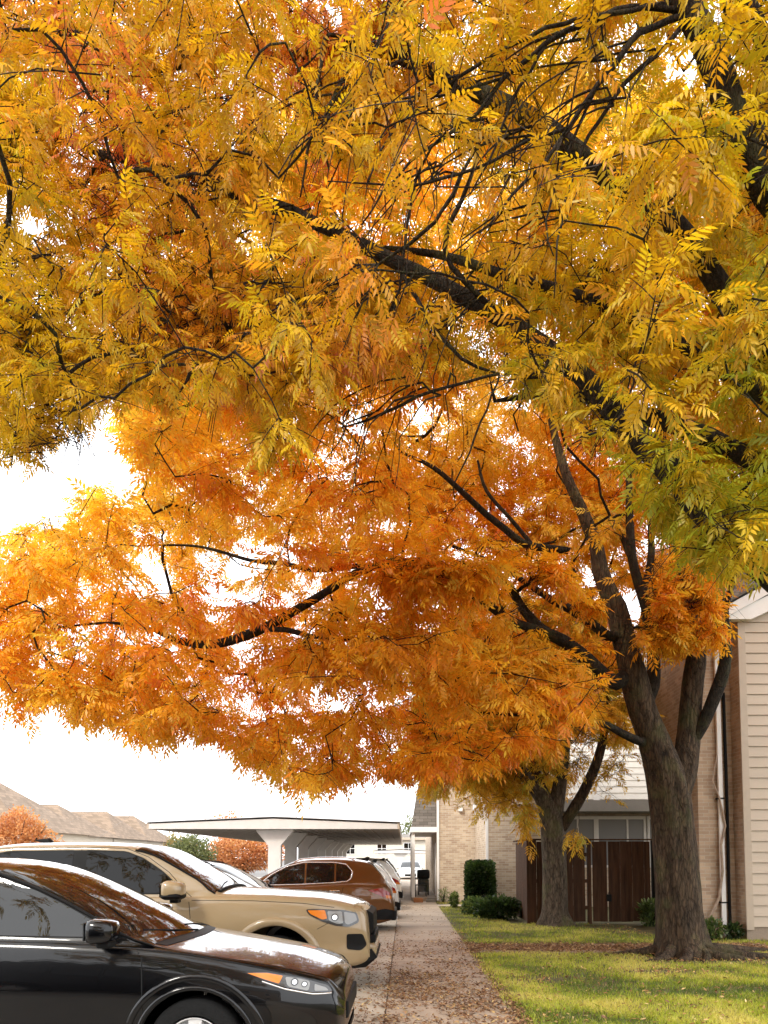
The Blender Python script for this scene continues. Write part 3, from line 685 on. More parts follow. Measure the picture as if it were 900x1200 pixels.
def wheel(parent, x, y, z, r, wd, rim, sgn, spokes=5):
    q = MB(); q.lathe_y([(r * .62, -wd / 2), (r * .93, -wd / 2), (r * .99, -wd / 2 + .03), (r, -wd * .2), (r, wd * .2), (r * .99, wd / 2 - .03), (r * .93, wd / 2), (r * .62, wd / 2)], 40)
    wo = q.build('wheel', M['tyre'], parent, True); wo.location = (x, y, z)
    f = sgn * wd * .34; q = MB()
    q.lathe_y([(r * .66, sgn * wd * .5), (r * .60, sgn * wd * .5), (r * .57, f), (r * .57, -f * .9), (r * .1, -f * .9)], 40)
    for k in range(spokes):
        a = 2 * math.pi * k / spokes + .3; ca, sa = math.cos(a), math.sin(a)
        def pt(rad, side, y): return (ca * rad - sa * side, y, sa * rad + ca * side)
        y0, y1 = f + sgn * .025, f - sgn * .03
        q.prism([pt(r * .1, -.035, y0), pt(r * .59, -.05 if spokes < 7 else -.025, y0), pt(r * .59, .05 if spokes < 7 else .025, y0), pt(r * .1, .035, y0)], (0, y1 - y0, 0))
    q.lathe_y([(0.001, f + sgn * .03), (r * .15, f + sgn * .028), (r * .17, f), (r * .17, -f)], 20)
    q.build('rim', rim, wo, False)
    return wo
def mirror(parent, x, y, z, sgn, mat, s=1.0, cap=None):
    q = MB(); q.box(-.10 * s, .09 * s, -.13 * s, .13 * s, -.085 * s, .09 * s, .05 * s)
    for v in q.bm.verts:
        if v.co.x > 0: v.co.y *= .85; v.co.z *= .85
    mo = q.build('side_mirror', mat, parent, True); mo.location = (x, y + sgn * .17 * s, z)
    q = MB(); q.box(-.05, .05, -.08, .06, -.12 * s, -.07 * s, .015)
    b = q.build('mirror_arm', M['dark'], mo); b.location = (0, -sgn * .06, 0)
    q = MB(); q.box(-.108 * s, -.101 * s, -.10 * s, .10 * s, -.06 * s, .065 * s); q.build('mirror_glass', M['chrome'], mo)
    if cap:
        q = MB(); q.box(-.103 * s, .09 * s, -.133 * s, .133 * s, -.088 * s, -.02 * s, .045 * s); q.build('mirror_base', cap, mo, True)
    return mo
def front_face(sh, parent, y0, y1, z0, z1, name, mat, x=0.0, d=0.03):
    q = MB(); q.box(x - .05, x + d, y0, y1, z0, z1, .012); return q.build(name, mat, parent)

def common_windows(sh, root, wins, gas=0.014, trim=None, glass=None):
    glass = glass or M['glass']
    for sgn in (-1, 1):
        for wpoly in wins:
            c = np.mean(wpoly, axis=0)
            g = side_panel(sh, [tuple(c + (np.array(p) - c) * (1 + gas * 2.2)) for p in wpoly], sgn, .003, 'side_window', trim or M['dark'], root, r=.05)
            side_panel(sh, wpoly, sgn, .006, 'pane', glass, g, r=.045)

def warp(root, k, z0, z1, xa, xb, xc, xd):
    '''bow the windshield, cowl and front glass back toward the sides, as a real screen curves in plan'''
    ss = lambda t: np.clip(t, 0, 1)**2 * (3 - 2 * np.clip(t, 0, 1))
    for o in root.children_recursive:
        if o.type != 'MESH' or o.location.length > 1e-6 or (o.parent is not root and o.parent.location.length > 1e-6): continue
        n = len(o.data.vertices); c = np.empty(n * 3, np.float32); o.data.vertices.foreach_get('co', c); c = c.reshape(-1, 3)
        wgt = ss((c[:, 2] - z0) / (z1 - z0)) * ss((c[:, 0] - xa) / (xb - xa)) * ss((xd - c[:, 0]) / (xd - xc))
        c[:, 0] -= k * wgt * np.minimum(1.1, (np.abs(c[:, 1]) / .88)**2); o.data.vertices.foreach_set('co', c.ravel()); o.data.update()
# --- black crossover in the foreground
def black_suv():
    root = thing('parked_car', 'glossy black crossover nose-in at the bottom left, nearest to the camera', 'car', (-0.45, 6.52, -0.1), 0, 'cars parked along the sidewalk')
    zt = [(0, .66), (-.015, .77), (-.05, .81), (-.12, .845), (-.23, .88), (-.45, .94), (-.81, 1.0), (-1.18, 1.055), (-1.26, 1.075), (-1.61, 1.25), (-1.9, 1.40), (-2.19, 1.53), (-2.44, 1.62), (-2.7, 1.68), (-2.99, 1.705), (-3.6, 1.70), (-4.0, 1.66), (-4.2, 1.60), (-4.38, 1.30), (-4.5, 1.05), (-4.56, .7)]
    zs = [(0, .62), (-.12, .79), (-.25, .835), (-.5, .895), (-1.0, .985), (-1.3, 1.035), (-2.0, 1.085), (-2.5, 1.10), (-3.5, 1.12), (-4.3, 1.13), (-4.56, 1.0)]
    W = [(0, .60), (-.05, .72), (-.12, .78), (-.25, .84), (-.5, .895), (-.9, .92), (-2, .925), (-3.6, .925), (-4.2, .88), (-4.5, .78), (-4.56, .7)]
    zb = [(0, .34), (-.08, .26), (-.3, .22), (-1, .2), (-3.5, .2), (-4.3, .28), (-4.56, .42)]
    sh = Shape(zt, zs, W, zb, .34, .60, xh=-1.22)
    wz, r = .345, .345; wx = -1.06; wr_ = -3.62
    body_mesh(sh, M['black'], root, [(wx, wz, .405), (wr_, wz, .405)])
    wins = [[(-2.72, 1.145), (-1.42, 1.12), (-1.55, 1.18), (-1.85, 1.325), (-2.15, 1.455), (-2.45, 1.55), (-2.72, 1.595)],
            [(-3.6, 1.155), (-2.80, 1.145), (-2.80, 1.60), (-3.2, 1.60), (-3.6, 1.57)]]
    common_windows(sh, root, wins, .02, glass=M['glass'])
    # windshield
    xs = np.linspace(-2.52, -1.30, 16)
    wsp = [(x, -(sh.railw(x) + .01)) for x in xs] + [(x, sh.railw(x) + .01) for x in xs[::-1]]
    top_panel(sh, wsp, .007, 'windshield', M['glass'], root)
    top_panel(sh, [(-1.31, -.78), (-1.25, -.74), (-1.23, -.4), (-1.22, 0), (-1.23, .4), (-1.25, .74), (-1.31, .78)], .004, 'cowl', M['dark'], root)
    for sgn in (-1, 1):
        q = MB(); q.tube([(x, sgn * (sh.railw(x) + .012), sh.top(x, sh.railw(x)) + .001) for x in np.linspace(-2.6, -1.30, 18)], .011, 6); q.build('windshield_seal', M['dark'], root)
    q = MB(); q.tube([(-1.3, .05, sh.top(-1.3, .05) + .012), (-1.36, -.3, sh.top(-1.36, .3) + .014), (-1.43, -.6, sh.top(-1.43, .6) + .012)], .006, 6); q.build('wiper', M['dark'], root)
    q = MB(); q.tube([(-1.3, .65, sh.top(-1.3, .65) + .012), (-1.36, .35, sh.top(-1.36, .35) + .014), (-1.4, .02, sh.top(-1.4, .02) + .012)], .006, 6); q.build('wiper', M['dark'], root)
    for sgn in (-1, 1):
        # wheel arch cladding
        arc = lambda rr, a0, a1, n=26: [(wx + rr * math.cos(a), wz + rr * math.sin(a)) for a in np.linspace(a0, a1, n)]
        strip(sh, arc(.425, R(172), R(-8)), .035, sgn, .016, 'arch_trim', M['black'], root)
        strip(sh, arc(.50, R(160), R(10)), .05, sgn, .010, 'arch_crease', M['black'], root)
        strip(sh, [(wr_ + .43 * math.cos(a), wz + .43 * math.sin(a)) for a in np.linspace(R(172), R(-8), 26)], .05, sgn, .014, 'arch_trim', M['black'], root)
        strip(sh, [(-1.46, 1.06), (-1.44, .8), (-1.43, .55), (-1.45, .3)], .010, sgn, .0012, 'door_seam', M['dark'], root)
        strip(sh, [(-2.76, 1.1), (-2.75, .8), (-2.75, .3)], .007, sgn, .0012, 'door_seam', M['dark'], root)
        strip(sh, [(-1.44, 1.04), (-1.1, 1.0), (-.7, .925), (-.42, .865)], .011, sgn, .001, 'hood_seam', M['dark'], root)
        strip(sh, [(-1.5, .28), (-2.3, .27), (-3.1, .28)], .1, sgn, .012, 'rocker_trim', M['dark'], root)
        hl = side_panel(sh, [(-.70, .875), (-.55, .875), (-.3, .828), (-.12, .765), (-.08, .715), (-.22, .722), (-.40, .765), (-.56, .82)], sgn, .006, 'headlight', M['lensdk'], root, .03, .012)
        side_panel(sh, [(-.69, .872), (-.55, .870), (-.435, .848), (-.46, .795), (-.56, .826)], sgn, .009, 'turn_signal', M['amber'], hl, .03, .01)
        side_panel(sh, [(-.42, .842), (-.30, .82), (-.24, .80), (-.25, .735), (-.40, .775)], sgn, .009, 'lamp', M['lens'], hl, .03, .02)
        for cx_, cz_, rr_ in ((-.35, .803, .027), (-.28, .785, .022)):
            side_panel(sh, [(cx_ + rr_ * math.cos(a), cz_ + rr_ * math.sin(a)) for a in np.linspace(0, 2 * math.pi, 14, endpoint=False)], sgn, .013, 'projector', M['lensdk'], hl, .03, 0)
            side_panel(sh, [(cx_ + rr_ * .62 * math.cos(a), cz_ + rr_ * .62 * math.sin(a)) for a in np.linspace(0, 2 * math.pi, 14, endpoint=False)], sgn, .016, 'projector_lens', M['chrome'], hl, .03, 0)
        side_panel(sh, [(-.21, .782), (-.13, .75), (-.11, .726), (-.21, .733)], sgn, .009, 'lamp', M['lens'], hl, .03, .01)
        strip(sh, [(-.58, .812), (-.42, .757), (-.22, .712), (-.09, .706)], .012, sgn, .01, 'headlight_trim', M['chrome'], root)
        side_panel(sh, [(-.33, .44), (-.12, .44), (-.10, .36), (-.25, .33)], sgn, .005, 'fog_lamp_recess', M['dark'], root, .03, .02)
        mirror(root, -1.68 if sgn < 0 else -1.92, sgn * .86, 1.185, sgn, M['black'], 1.0)
        q = MB(); q.box(-.11, .11, -.02, .02, -.016, .016, .012); hd = q.build('door_handle', M['black'], root); hd.location = (-2.6, sgn * (sh.side(-2.6, .98) + .02), .98)
        for xw in (wx, wr_): wheel(root, xw, sgn * .80, wz, r, .22, M['rim'], sgn, 5)
    g = front_face(sh, root, -.5, .5, .47, .60, 'grille', M['dark'], -.01)
    front_face(sh, root, -.45, .45, .28, .40, 'lower_grille', M['dark'], -.03)
    q = MB(); q.tube([(-.02, y, .63) for y in np.linspace(-.5, .5, 8)], .014, 8); q.build('chrome_bar', M['chrome'], root)
    warp(root, .24, .98, 1.16, -3.2, -2.3, -1.15, -.4)
    return root
black_suv()

# --- tan pickup
def pickup():
    root = thing('pickup_truck', 'sand tan crew cab pickup truck parked behind the black crossover', 'pickup truck', (-0.42, 10.15, -0.1), 0, 'cars parked along the sidewalk')
    zt = [(0, .66), (-.012, .93), (-.035, 1.07), (-.12, 1.145), (-.33, 1.215), (-.61, 1.262), (-1.06, 1.295), (-1.68, 1.325), (-1.80, 1.335), (-2.1, 1.50), (-2.4, 1.68), (-2.62, 1.80), (-2.8, 1.855), (-3.09, 1.895), (-3.6, 1.91), (-4.2, 1.905), (-4.6, 1.875), (-4.76, 1.82), (-4.86, 1.70), (-4.93, 1.36), (-5.0, 1.29), (-6.0, 1.29), (-6.12, 1.25), (-6.16, .95)]
    zs = [(0, .64), (-.05, 1.0), (-.12, 1.08), (-.3, 1.14), (-.6, 1.19), (-1.2, 1.225), (-2.0, 1.235), (-4.8, 1.225), (-6.0, 1.2), (-6.16, .9)]
    W = [(0, .76), (-.05, .83), (-.14, .88), (-.3, .915), (-.6, .94), (-1.0, .95), (-6.0, .95), (-6.1, .93), (-6.16, .9)]
    zb = [(0, .46), (-.2, .40), (-.7, .38), (-5.4, .38), (-6.16, .55)]
    sh = Shape(zt, zs, W, zb, .22, .62, xh=-1.78, xr=-5.0)
    wz, r, wx, wr_ = .39, .39, -1.12, -4.9
    body_mesh(sh, M['tan'], root, [(wx, wz + .02, .49), (wr_, wz + .02, .49)])
    wins = [[(-3.45, 1.285), (-2.20, 1.285), (-2.24, 1.33), (-2.50, 1.55), (-2.74, 1.70), (-2.95, 1.775), (-3.45, 1.79)],
            [(-4.62, 1.29), (-3.62, 1.285), (-3.62, 1.79), (-4.4, 1.78), (-4.60, 1.74)]]
    common_windows(sh, root, wins, .028, glass=M['glassdk'])
    for sgn in (-1, 1): side_panel(sh, [(-3.63, 1.24), (-3.44, 1.24), (-3.44, 1.80), (-3.63, 1.80)], sgn, .0045, 'door_pillar', M['dark'], root, r=.01)
    xs = np.linspace(-2.82, -1.83, 14)
    wsp = [(x, -(sh.railw(x) + .0)) for x in xs] + [(x, sh.railw(x) + .0) for x in xs[::-1]]
    top_panel(sh, wsp, .007, 'windshield', M['glass'], root)
    q = MB(); q.tube([(-1.8, y, sh.top(-1.8, y) + .012) for y in np.linspace(-.76, .76, 12)], .022, 6); q.build('cowl', M['dark'], root)
    q = MB(); q.tube([(-1.84, -.55, sh.top(-1.84, .55) + .012), (-1.9, -.2, sh.top(-1.9, .2) + .014), (-1.93, .1, sh.top(-1.93, .1) + .014)], .007, 6); q.build('wiper', M['dark'], root)
    q = MB(); q.tube([(-1.84, .1, sh.top(-1.84, .1) + .012), (-1.9, .4, sh.top(-1.9, .4) + .014), (-1.93, .7, sh.top(-1.93, .7) + .014)], .007, 6); q.build('wiper', M['dark'], root)
    for sgn in (-1, 1):
        q = MB(); q.tube([(x, sgn * (sh.railw(x) + .012), sh.top(x, sh.railw(x)) + .001) for x in np.linspace(-2.84, -1.83, 14)], .012, 6); q.build('windshield_seal', M['dark'], root)
    top_panel(sh, [(-6.0, -.8), (-5.05, -.8), (-5.05, .8), (-6.0, .8)], .012, 'bed_cover', M['dark'], root)
    for sgn in (-1, 1):
        for cx_ in (wx, wr_):
            pts = [(cx_ + .535 * math.cos(a), wz + .025 + .535 * math.sin(a)) for a in np.linspace(R(176), R(2), 30)]
            strip(sh, pts, .10, sgn, .035, 'fender_flare', M['tan'], root)
        strip(sh, [(-2.16, 1.22), (-2.13, 1.0), (-2.12, .7), (-2.15, .42)], .009, sgn, .001, 'door_seam', M['dark'], root)
        strip(sh, [(-2.12, 1.24), (-2.40, 1.53), (-2.68, 1.72), (-2.95, 1.82), (-3.3, 1.835), (-4.6, 1.825)], .008, sgn, .001, 'door_seam', M['dark'], root)
        strip(sh, [(-3.53, 1.83), (-3.53, 1.2), (-3.53, .42)], .009, sgn, .001, 'door_seam', M['dark'], root)
        strip(sh, [(-4.7, 1.75), (-4.72, 1.2), (-4.5, .85)], .009, sgn, .001, 'door_seam', M['dark'], root)
        strip(sh, [(-2.12, 1.20), (-1.4, 1.195), (-.8, 1.165), (-.42, 1.115)], .008, sgn, .001, 'hood_seam', M['dark'], root)
        strip(sh, [(-.18, 1.12), (-.17, 1.02), (-.22, .98)], .007, sgn, .001, 'hood_seam', M['dark'], root)
        strip(sh, [(-.62, .86), (-.40, .98), (-.30, .99)], .007, sgn, .001, 'bumper_seam', M['dark'], root)
        hl = side_panel(sh, [(-.76, 1.095), (-.62, 1.10), (-.30, 1.085), (-.15, 1.05), (-.12, .94), (-.24, .885), (-.40, .90), (-.56, .95), (-.72, 1.03)], sgn, .008, 'headlight', M['lensdk'], root, .03, .03)
        side_panel(sh, [(-.735, 1.082), (-.53, 1.085), (-.50, .985), (-.56, .975), (-.70, 1.04)], sgn, .012, 'turn_signal', M['amber'], hl, .03, .015)
        for cx_, cz_, rr_ in ((-.41, 1.0, .045),):
            side_panel(sh, [(cx_ + rr_ * math.cos(a), cz_ + rr_ * math.sin(a)) for a in np.linspace(0, 2 * math.pi, 14, endpoint=False)], sgn, .016, 'projector', M['lensdk'], hl, .03, 0)
            side_panel(sh, [(cx_ + rr_ * .65 * math.cos(a), cz_ + rr_ * .65 * math.sin(a)) for a in np.linspace(0, 2 * math.pi, 14, endpoint=False)], sgn, .019, 'projector_lens', M['chrome'], hl, .03, 0)
        side_panel(sh, [(-.50, 1.075), (-.33, 1.07), (-.31, .93), (-.38, .92), (-.48, .965)], sgn, .012, 'lamp', M['lens'], hl, .03, .02)
        side_panel(sh, [(-.305, 1.065), (-.17, 1.04), (-.145, .96), (-.25, .91), (-.29, .93)], sgn, .012, 'lamp', M['lens'], hl, .03, .02)
        side_panel(sh, [(-.27, .80), (-.08, .80), (-.03, .66), (-.10, .60), (-.27, .62)], sgn, .006, 'fog_lamp_recess', M['dark'], root, .03, .03)
        q = MB(); q.lathe_y([(.001, 0), (.05, 0), (.055, .02)], 16); fl = q.build('fog_lamp', M['lens'], root); fl.rotation_euler = (0, 0, R(-sgn * 60)); fl.location = (-.05, sgn * .74, .69)
        mirror(root, -2.26, sgn * .95, 1.33, sgn, M['tan'], 1.25, M['dark'])
        q = MB(); q.box(-.11, .11, -.02, .02, -.018, .018, .013)
        hd = q.build('door_handle', M['tan'], root); hd.location = (-3.35, sgn * (sh.side(-3.35, 1.1) + .022), 1.1)
        for xw in (wx, wr_): wheel(root, xw, sgn * .82, wz, r, .25, M['rimdk'], sgn, 6)
    # nose: grille, skid bumper
    q = MB(); q.box(-.12, .035, -.52, .52, .78, 1.03, .03); q.build('grille', M['dark'], root)
    q = MB(); q.prism([(-.02, -.58, .76), (.04, -.58, .80), (.03, -.58, 1.02), (-.04, -.58, 1.06), (-.10, -.58, 1.06), (-.1, -.58, .76)], (0, 1.16, 0)); q.build('grille_frame', M['dark'], root)
    q = MB(); q.box(-.16, .075, -.66, .66, .50, .66, .045); q.build('bumper', M['tan'], root)
    q = MB(); q.prism([(.09, -.7, .50), (.02, -.74, .60), (-.30, -.86, .50), (-.26, -.84, .38), (-.05, -.7, .38)], (0, 1.4, 0)); q.build('lower_bumper', M['dark'], root)
    q = MB(); q.box(-.05, .062, -.55, .55, .665, .76, .01); q.build('lower_grille', M['dark'], root)
    q = MB(); q.tube([(-4.3, .1, 1.9), (-4.32, .1, 1.93), (-4.5, .1, 1.94)], [.05, .045, .01], 8); q.build('antenna', M['dark'], root)
    warp(root, .04, 1.16, 1.32, -3.6, -2.8, -1.7, -1.0)
    return root
pickup()

# --- generic crossovers and sedans
def crossover(label, loc, rz, pm, h=1.68, L=4.5, rails=True, chrome=True, rear=False):
    root = thing('parked_car', label, 'car', loc, rz, 'cars parked along the sidewalk')
    k = h / 1.68; e = L / 4.5
    zt = [(0, .62), (-.03, .74), (-.12, .86), (-.35, .96), (-.8, 1.04), (-1.15, 1.08), (-1.25, 1.10), (-1.7, 1.34), (-2.0, 1.50), (-2.3, 1.62), (-2.7, 1.675), (-3.2, 1.68), (-3.7, 1.64), (-3.95, 1.585), (-4.02, 1.53), (-4.26, 1.24), (-4.34, 1.08), (-4.42, .98), (-4.46, .80), (-4.5, .68)]
    zs = [(0, .60), (-.2, .78), (-.5, .9), (-1.2, 1.0), (-2.5, 1.06), (-3.6, 1.12), (-4.2, 1.10), (-4.42, .92), (-4.5, .66)]
    W = [(0, .6), (-.06, .74), (-.2, .83), (-.5, .90), (-.9, .925), (-3.4, .925), (-3.9, .90), (-4.25, .85), (-4.42, .79), (-4.5, .70)]
    zb = [(0, .34), (-.1, .26), (-.5, .2), (-3.7, .2), (-4.2, .28), (-4.5, .36)]
    f = lambda a: [(x * e, z * k) for x, z in a]
    sh = Shape(f(zt), f(zs), [(x * e, y) for x, y in W], zb, .32, .6, xh=-1.2 * e)
    wz, r, wx, wr_ = .35, .35, -.92 * e, -3.56 * e
    body_mesh(sh, pm, root, [(wx, wz, .41), (wr_, wz, .41)])
    wins = [f([(-2.5, 1.13), (-1.55, 1.11), (-1.80, 1.29), (-2.12, 1.46), (-2.5, 1.55)]),
            f([(-3.16, 1.16), (-2.57, 1.135), (-2.57, 1.555), (-3.16, 1.55)]), f([(-3.50, 1.23), (-3.44, 1.19), (-3.22, 1.165), (-3.22, 1.545), (-3.42, 1.51), (-3.54, 1.38)])]
    common_windows(sh, root, wins, .02)
    xs = np.linspace(-2.28 * e, -1.29 * e, 12)
    top_panel(sh, [(x, -(sh.railw(x) + .0)) for x in xs] + [(x, sh.railw(x)) for x in xs[::-1]], .007, 'windshield', M['glass'], root)
    xs = np.linspace(-4.24 * e, -4.03 * e, 6)
    top_panel(sh, [(x, -(sh.railw(x) - .06)) for x in xs] + [(x, sh.railw(x) - .06) for x in xs[::-1]], .008, 'rear_window', M['glass'], root, .04)
    top_panel(sh, [(-4.06 * e, -.55), (-3.9 * e, -.6), (-3.9 * e, .6), (-4.06 * e, .55)], .02, 'spoiler', pm, root)
    for sgn in (-1, 1):
        if chrome:
            strip(sh, f([(-1.52, 1.10), (-1.78, 1.31), (-2.11, 1.485), (-2.5, 1.575), (-3.16, 1.572), (-3.44, 1.53), (-3.58, 1.38), (-3.54, 1.23), (-3.46, 1.17), (-3.16, 1.14), (-2.5, 1.105), (-1.60, 1.085)]), .022, sgn, .012, 'window_chrome', M['chrome'], root)
        strip(sh, f([(-2.53, 1.1), (-2.52, .7), (-2.53, .3)]), .008, sgn, .001, 'door_seam', M['dark'], root)
        strip(sh, f([(-1.42, 1.02), (-1.4, .7), (-1.42, .3)]), .008, sgn, .001, 'door_seam', M['dark'], root)
        strip(sh, f([(-3.4, 1.14), (-3.36, .95), (-3.16, .7), (-3.1, .34)]), .008, sgn, .001, 'door_seam', M['dark'], root)
        strip(sh, f([(-1.45, .27), (-2.3, .26), (-3.05, .27)]), .1, sgn, .012, 'rocker_trim', M['dark'], root)
        for cx_ in (wx, wr_): strip(sh, [(cx_ + .435 * math.cos(a), wz + .435 * math.sin(a)) for a in np.linspace(R(174), R(2), 20)], .06, sgn, .012, 'arch_trim', M['dark'], root)
        for hx in (-2.38, -3.2):
            q = MB(); q.box(-.11, .11, -.02, .02, -.018, .018, .013); hd = q.build('door_handle', pm if not chrome else M['chrome'], root)
            hd.location = (hx * e, sgn * (sh.side(hx * e, .97 * k) + .022), .97 * k)
        hl = side_panel(sh, f([(-.55, .88), (-.3, .83), (-.08, .72), (-.1, .66), (-.3, .70), (-.5, .80)]), sgn, .006, 'headlight', M['lens'], root, .04, .02)
        tl = side_panel(sh, f([(-3.92, .98), (-4.2, 1.03), (-4.40, .93), (-4.44, .82), (-4.25, .84)]), sgn, .008, 'tail_light', M['red'], root, .04, .02)
        side_panel(sh, f([(-4.30, .88), (-4.43, .86), (-4.44, .80), (-4.32, .81)]), sgn, .011, 'reflector', M['amber'], tl, .04, .01)
        side_panel(sh, [(-4.49 * e, .36), (-4.49 * e, .56), (-4.3 * e, .60), (-4.05 * e, .56), (-3.98 * e, .36)], sgn, .008, 'bumper_cladding', M['dark'], root, .04, .02)
        mirror(root, -1.72 * e, sgn * .87, 1.13 * k, sgn, pm, .95)
        if rails:
            q = MB(); pts = [(x * e, sgn * (sh.railw(x * e) - .06), sh.top(x * e, sh.railw(x * e) - .06) + (.04 if -3.55 < x < -2.35 else .0)) for x in (-2.25, -2.4, -2.8, -3.2, -3.5, -3.62)]
            q.tube(pts, .014, 6); q.build('roof_rail', M['chrome'] if chrome else M['dark'], root)
        for xw in (wx, wr_): wheel(root, xw, sgn * .80, wz, r, .22, M['rim'], sgn, 5)
    front_face(sh, root, -.45, .45, .46, .62, 'grille', M['dark'], -.01)
    q = MB(); q.box(-4.545 * e, -4.40 * e, -.72, .72, .34, .56, .04); q.build('rear_bumper', M['dark'], root)
    q = MB(); q.box(-4.555 * e, -4.546 * e, -.5, .5, .30, .36); q.build('skid_plate', M['rim'], root)
    q = MB(); q.box(-4.475 * e, -4.45 * e, -.16, .16, .72, .84); q.build('number_plate', M['white'], root)
    q = MB(); q.prism([(-3.7 * e, -.02, sh.top(-3.7 * e, 0) - .01), (-3.86 * e, -.02, sh.top(-3.86 * e, 0) + .09), (-3.92 * e, -.02, sh.top(-3.9 * e, 0) + .085), (-3.88 * e, -.02, sh.top(-3.88 * e, 0) - .01)], (0, .04, 0)); q.build('antenna', M['dark'], root)
    return root
def sedan(label, loc, rz, pm, h=1.46, L=4.7):
    root = thing('parked_car', label, 'car', loc, rz, 'cars parked along the sidewalk')
    k = h / 1.46
    zt = [(0, .56), (-.04, .66), (-.15, .74), (-.5, .84), (-1.1, .93), (-1.3, .965), (-1.8, 1.19), (-2.15, 1.35), (-2.5, 1.435), (-2.9, 1.46), (-3.3, 1.42), (-3.7, 1.28), (-4.05, 1.11), (-4.2, 1.06), (-4.55, 1.03), (-4.64, .95), (-4.7, .7)]
    zs = [(0, .54), (-.3, .7), (-.8, .81), (-1.5, .90), (-2.5, .93), (-3.6, .96), (-4.5, .93), (-4.7, .66)]
    W = [(0, .58), (-.06, .72), (-.25, .83), (-.6, .89), (-1.0, .91), (-3.8, .91), (-4.3, .88), (-4.6, .8), (-4.7, .7)]
    zb = [(0, .28), (-.3, .2), (-1, .17), (-3.8, .17), (-4.7, .34)]
    f = lambda a: [(x, z * k) for x, z in a]
    sh = Shape(f(zt), f(zs), W, zb, .36, .6, xh=-1.25)
    wz, r, wx, wr_ = .33, .33, -.92, -3.7
    body_mesh(sh, pm, root, [(wx, wz, .385), (wr_, wz, .385)])
    wins = [f([(-2.62, .985), (-1.72, .97), (-2.0, 1.13), (-2.3, 1.265), (-2.62, 1.325)]), f([(-3.68, 1.03), (-2.68, .99), (-2.68, 1.325), (-3.0, 1.33), (-3.4, 1.24), (-3.7, 1.09)])]
    common_windows(sh, root, wins, .02)
    xs = np.linspace(-2.45, -1.34, 12)
    top_panel(sh, [(x, -(sh.railw(x))) for x in xs] + [(x, sh.railw(x)) for x in xs[::-1]], .007, 'windshield', M['glass'], root)
    xs = np.linspace(-4.08, -3.38, 8)
    top_panel(sh, [(x, -(sh.railw(x) - .04)) for x in xs] + [(x, sh.railw(x) - .04) for x in xs[::-1]], .008, 'rear_window', M['glass'], root)
    for sgn in (-1, 1):
        strip(sh, f([(-1.66, .96), (-2.0, 1.15), (-2.3, 1.29), (-2.65, 1.36), (-3.0, 1.36), (-3.4, 1.27), (-3.74, 1.09)]), .018, sgn, .01, 'window_chrome', M['chrome'], root)
        for xx in (-1.5, -2.65, -3.6): strip(sh, f([(xx, .9), (xx + .02, .6), (xx, .3)]), .008, sgn, .001, 'door_seam', M['dark'], root)
        side_panel(sh, f([(-.6, .78), (-.3, .73), (-.07, .62), (-.1, .56), (-.4, .66)]), sgn, .006, 'headlight', M['lens'], root, .04, .02)
        side_panel(sh, f([(-4.2, .88), (-4.5, .9), (-4.67, .82), (-4.67, .70), (-4.4, .74)]), sgn, .006, 'tail_light', M['red'], root, .04, .02)
        mirror(root, -1.82, sgn * .85, 1.0 * k, sgn, pm, .9)
        for xw in (wx, wr_): wheel(root, xw, sgn * .79, wz, r, .2, M['rim'], sgn, 7)
    front_face(sh, root, -.42, .42, .36, .52, 'grille', M['dark'], -.01)
    q = MB(); q.box(-4.715, -4.66, -.16, .16, .66, .78); q.build('number_plate', M['white'], root)
    return root
sedan('dark charcoal sedan with silver window line, parked behind the tan pickup', (-0.98, 13.05, -.1), 0, M['greyp'], 1.58)
crossover('pale silver crossover in shadow between the dark sedan and the bronze crossover', (-1.35, 15.2, -.1), 0, M['silver'], 1.66, chrome=False)
crossover('metallic bronze brown crossover backed in with red tail lights toward the sidewalk', (-0.22 - 4.5, 17.75, -.1), math.pi, M['bronze'], 1.72)
crossover('white crossover just beyond the bronze one with its tail at the sidewalk', (-4.65, 21.0, -.1), math.pi, M['whitep'], 1.66, chrome=False)
sedan('white sedan under the carport front column, tail to the sidewalk', (-4.95, 24.1, -.1), math.pi, M['whitep'])
crossover('white crossover with its tail at the sidewalk beyond the white sedan under the carport front', (-4.6, 27.2, -.1), math.pi, M['whitep'], 1.7, chrome=False)
sedan('dark red sedan deep under the carport', (-4.9, 30.3, -.1), math.pi, M['redp'])
crossover('silver crossover deep under the carport', (-4.75, 33.4, -.1), math.pi, M['silver'], 1.64)
sedan('white sedan deepest in the row under the carport', (-4.9, 37.5, -.1), math.pi, M['whitep'])
crossover('charcoal crossover last in the row under the carport', (-4.8, 42.0, -.1), math.pi, M['greyp'])
sedan('white sedan facing the camera at the far end of the path', (0.45, 58.0, -.1), R(-90), M['whitep'], 1.5)
crossover('black crossover added unseen beside the viewer for dark reflections, outside the lower left corner', (-.9, 1.45, -.1), 0, M['black'], 1.6, chrome=False)  # added out of frame to reflect dark in the near car's lower side
# facing row on the far side of the lot
crossover('white crossover with roof rack parked across the lot behind the pickup roof', (-11.2, 18.2, -.1), math.pi, M['whitep'], 1.95, 4.9, chrome=False)
sedan('dark sedan parked across the lot left of the carport column', (-9.5, 22.5, -.1), math.pi, M['greyp'], 1.6)
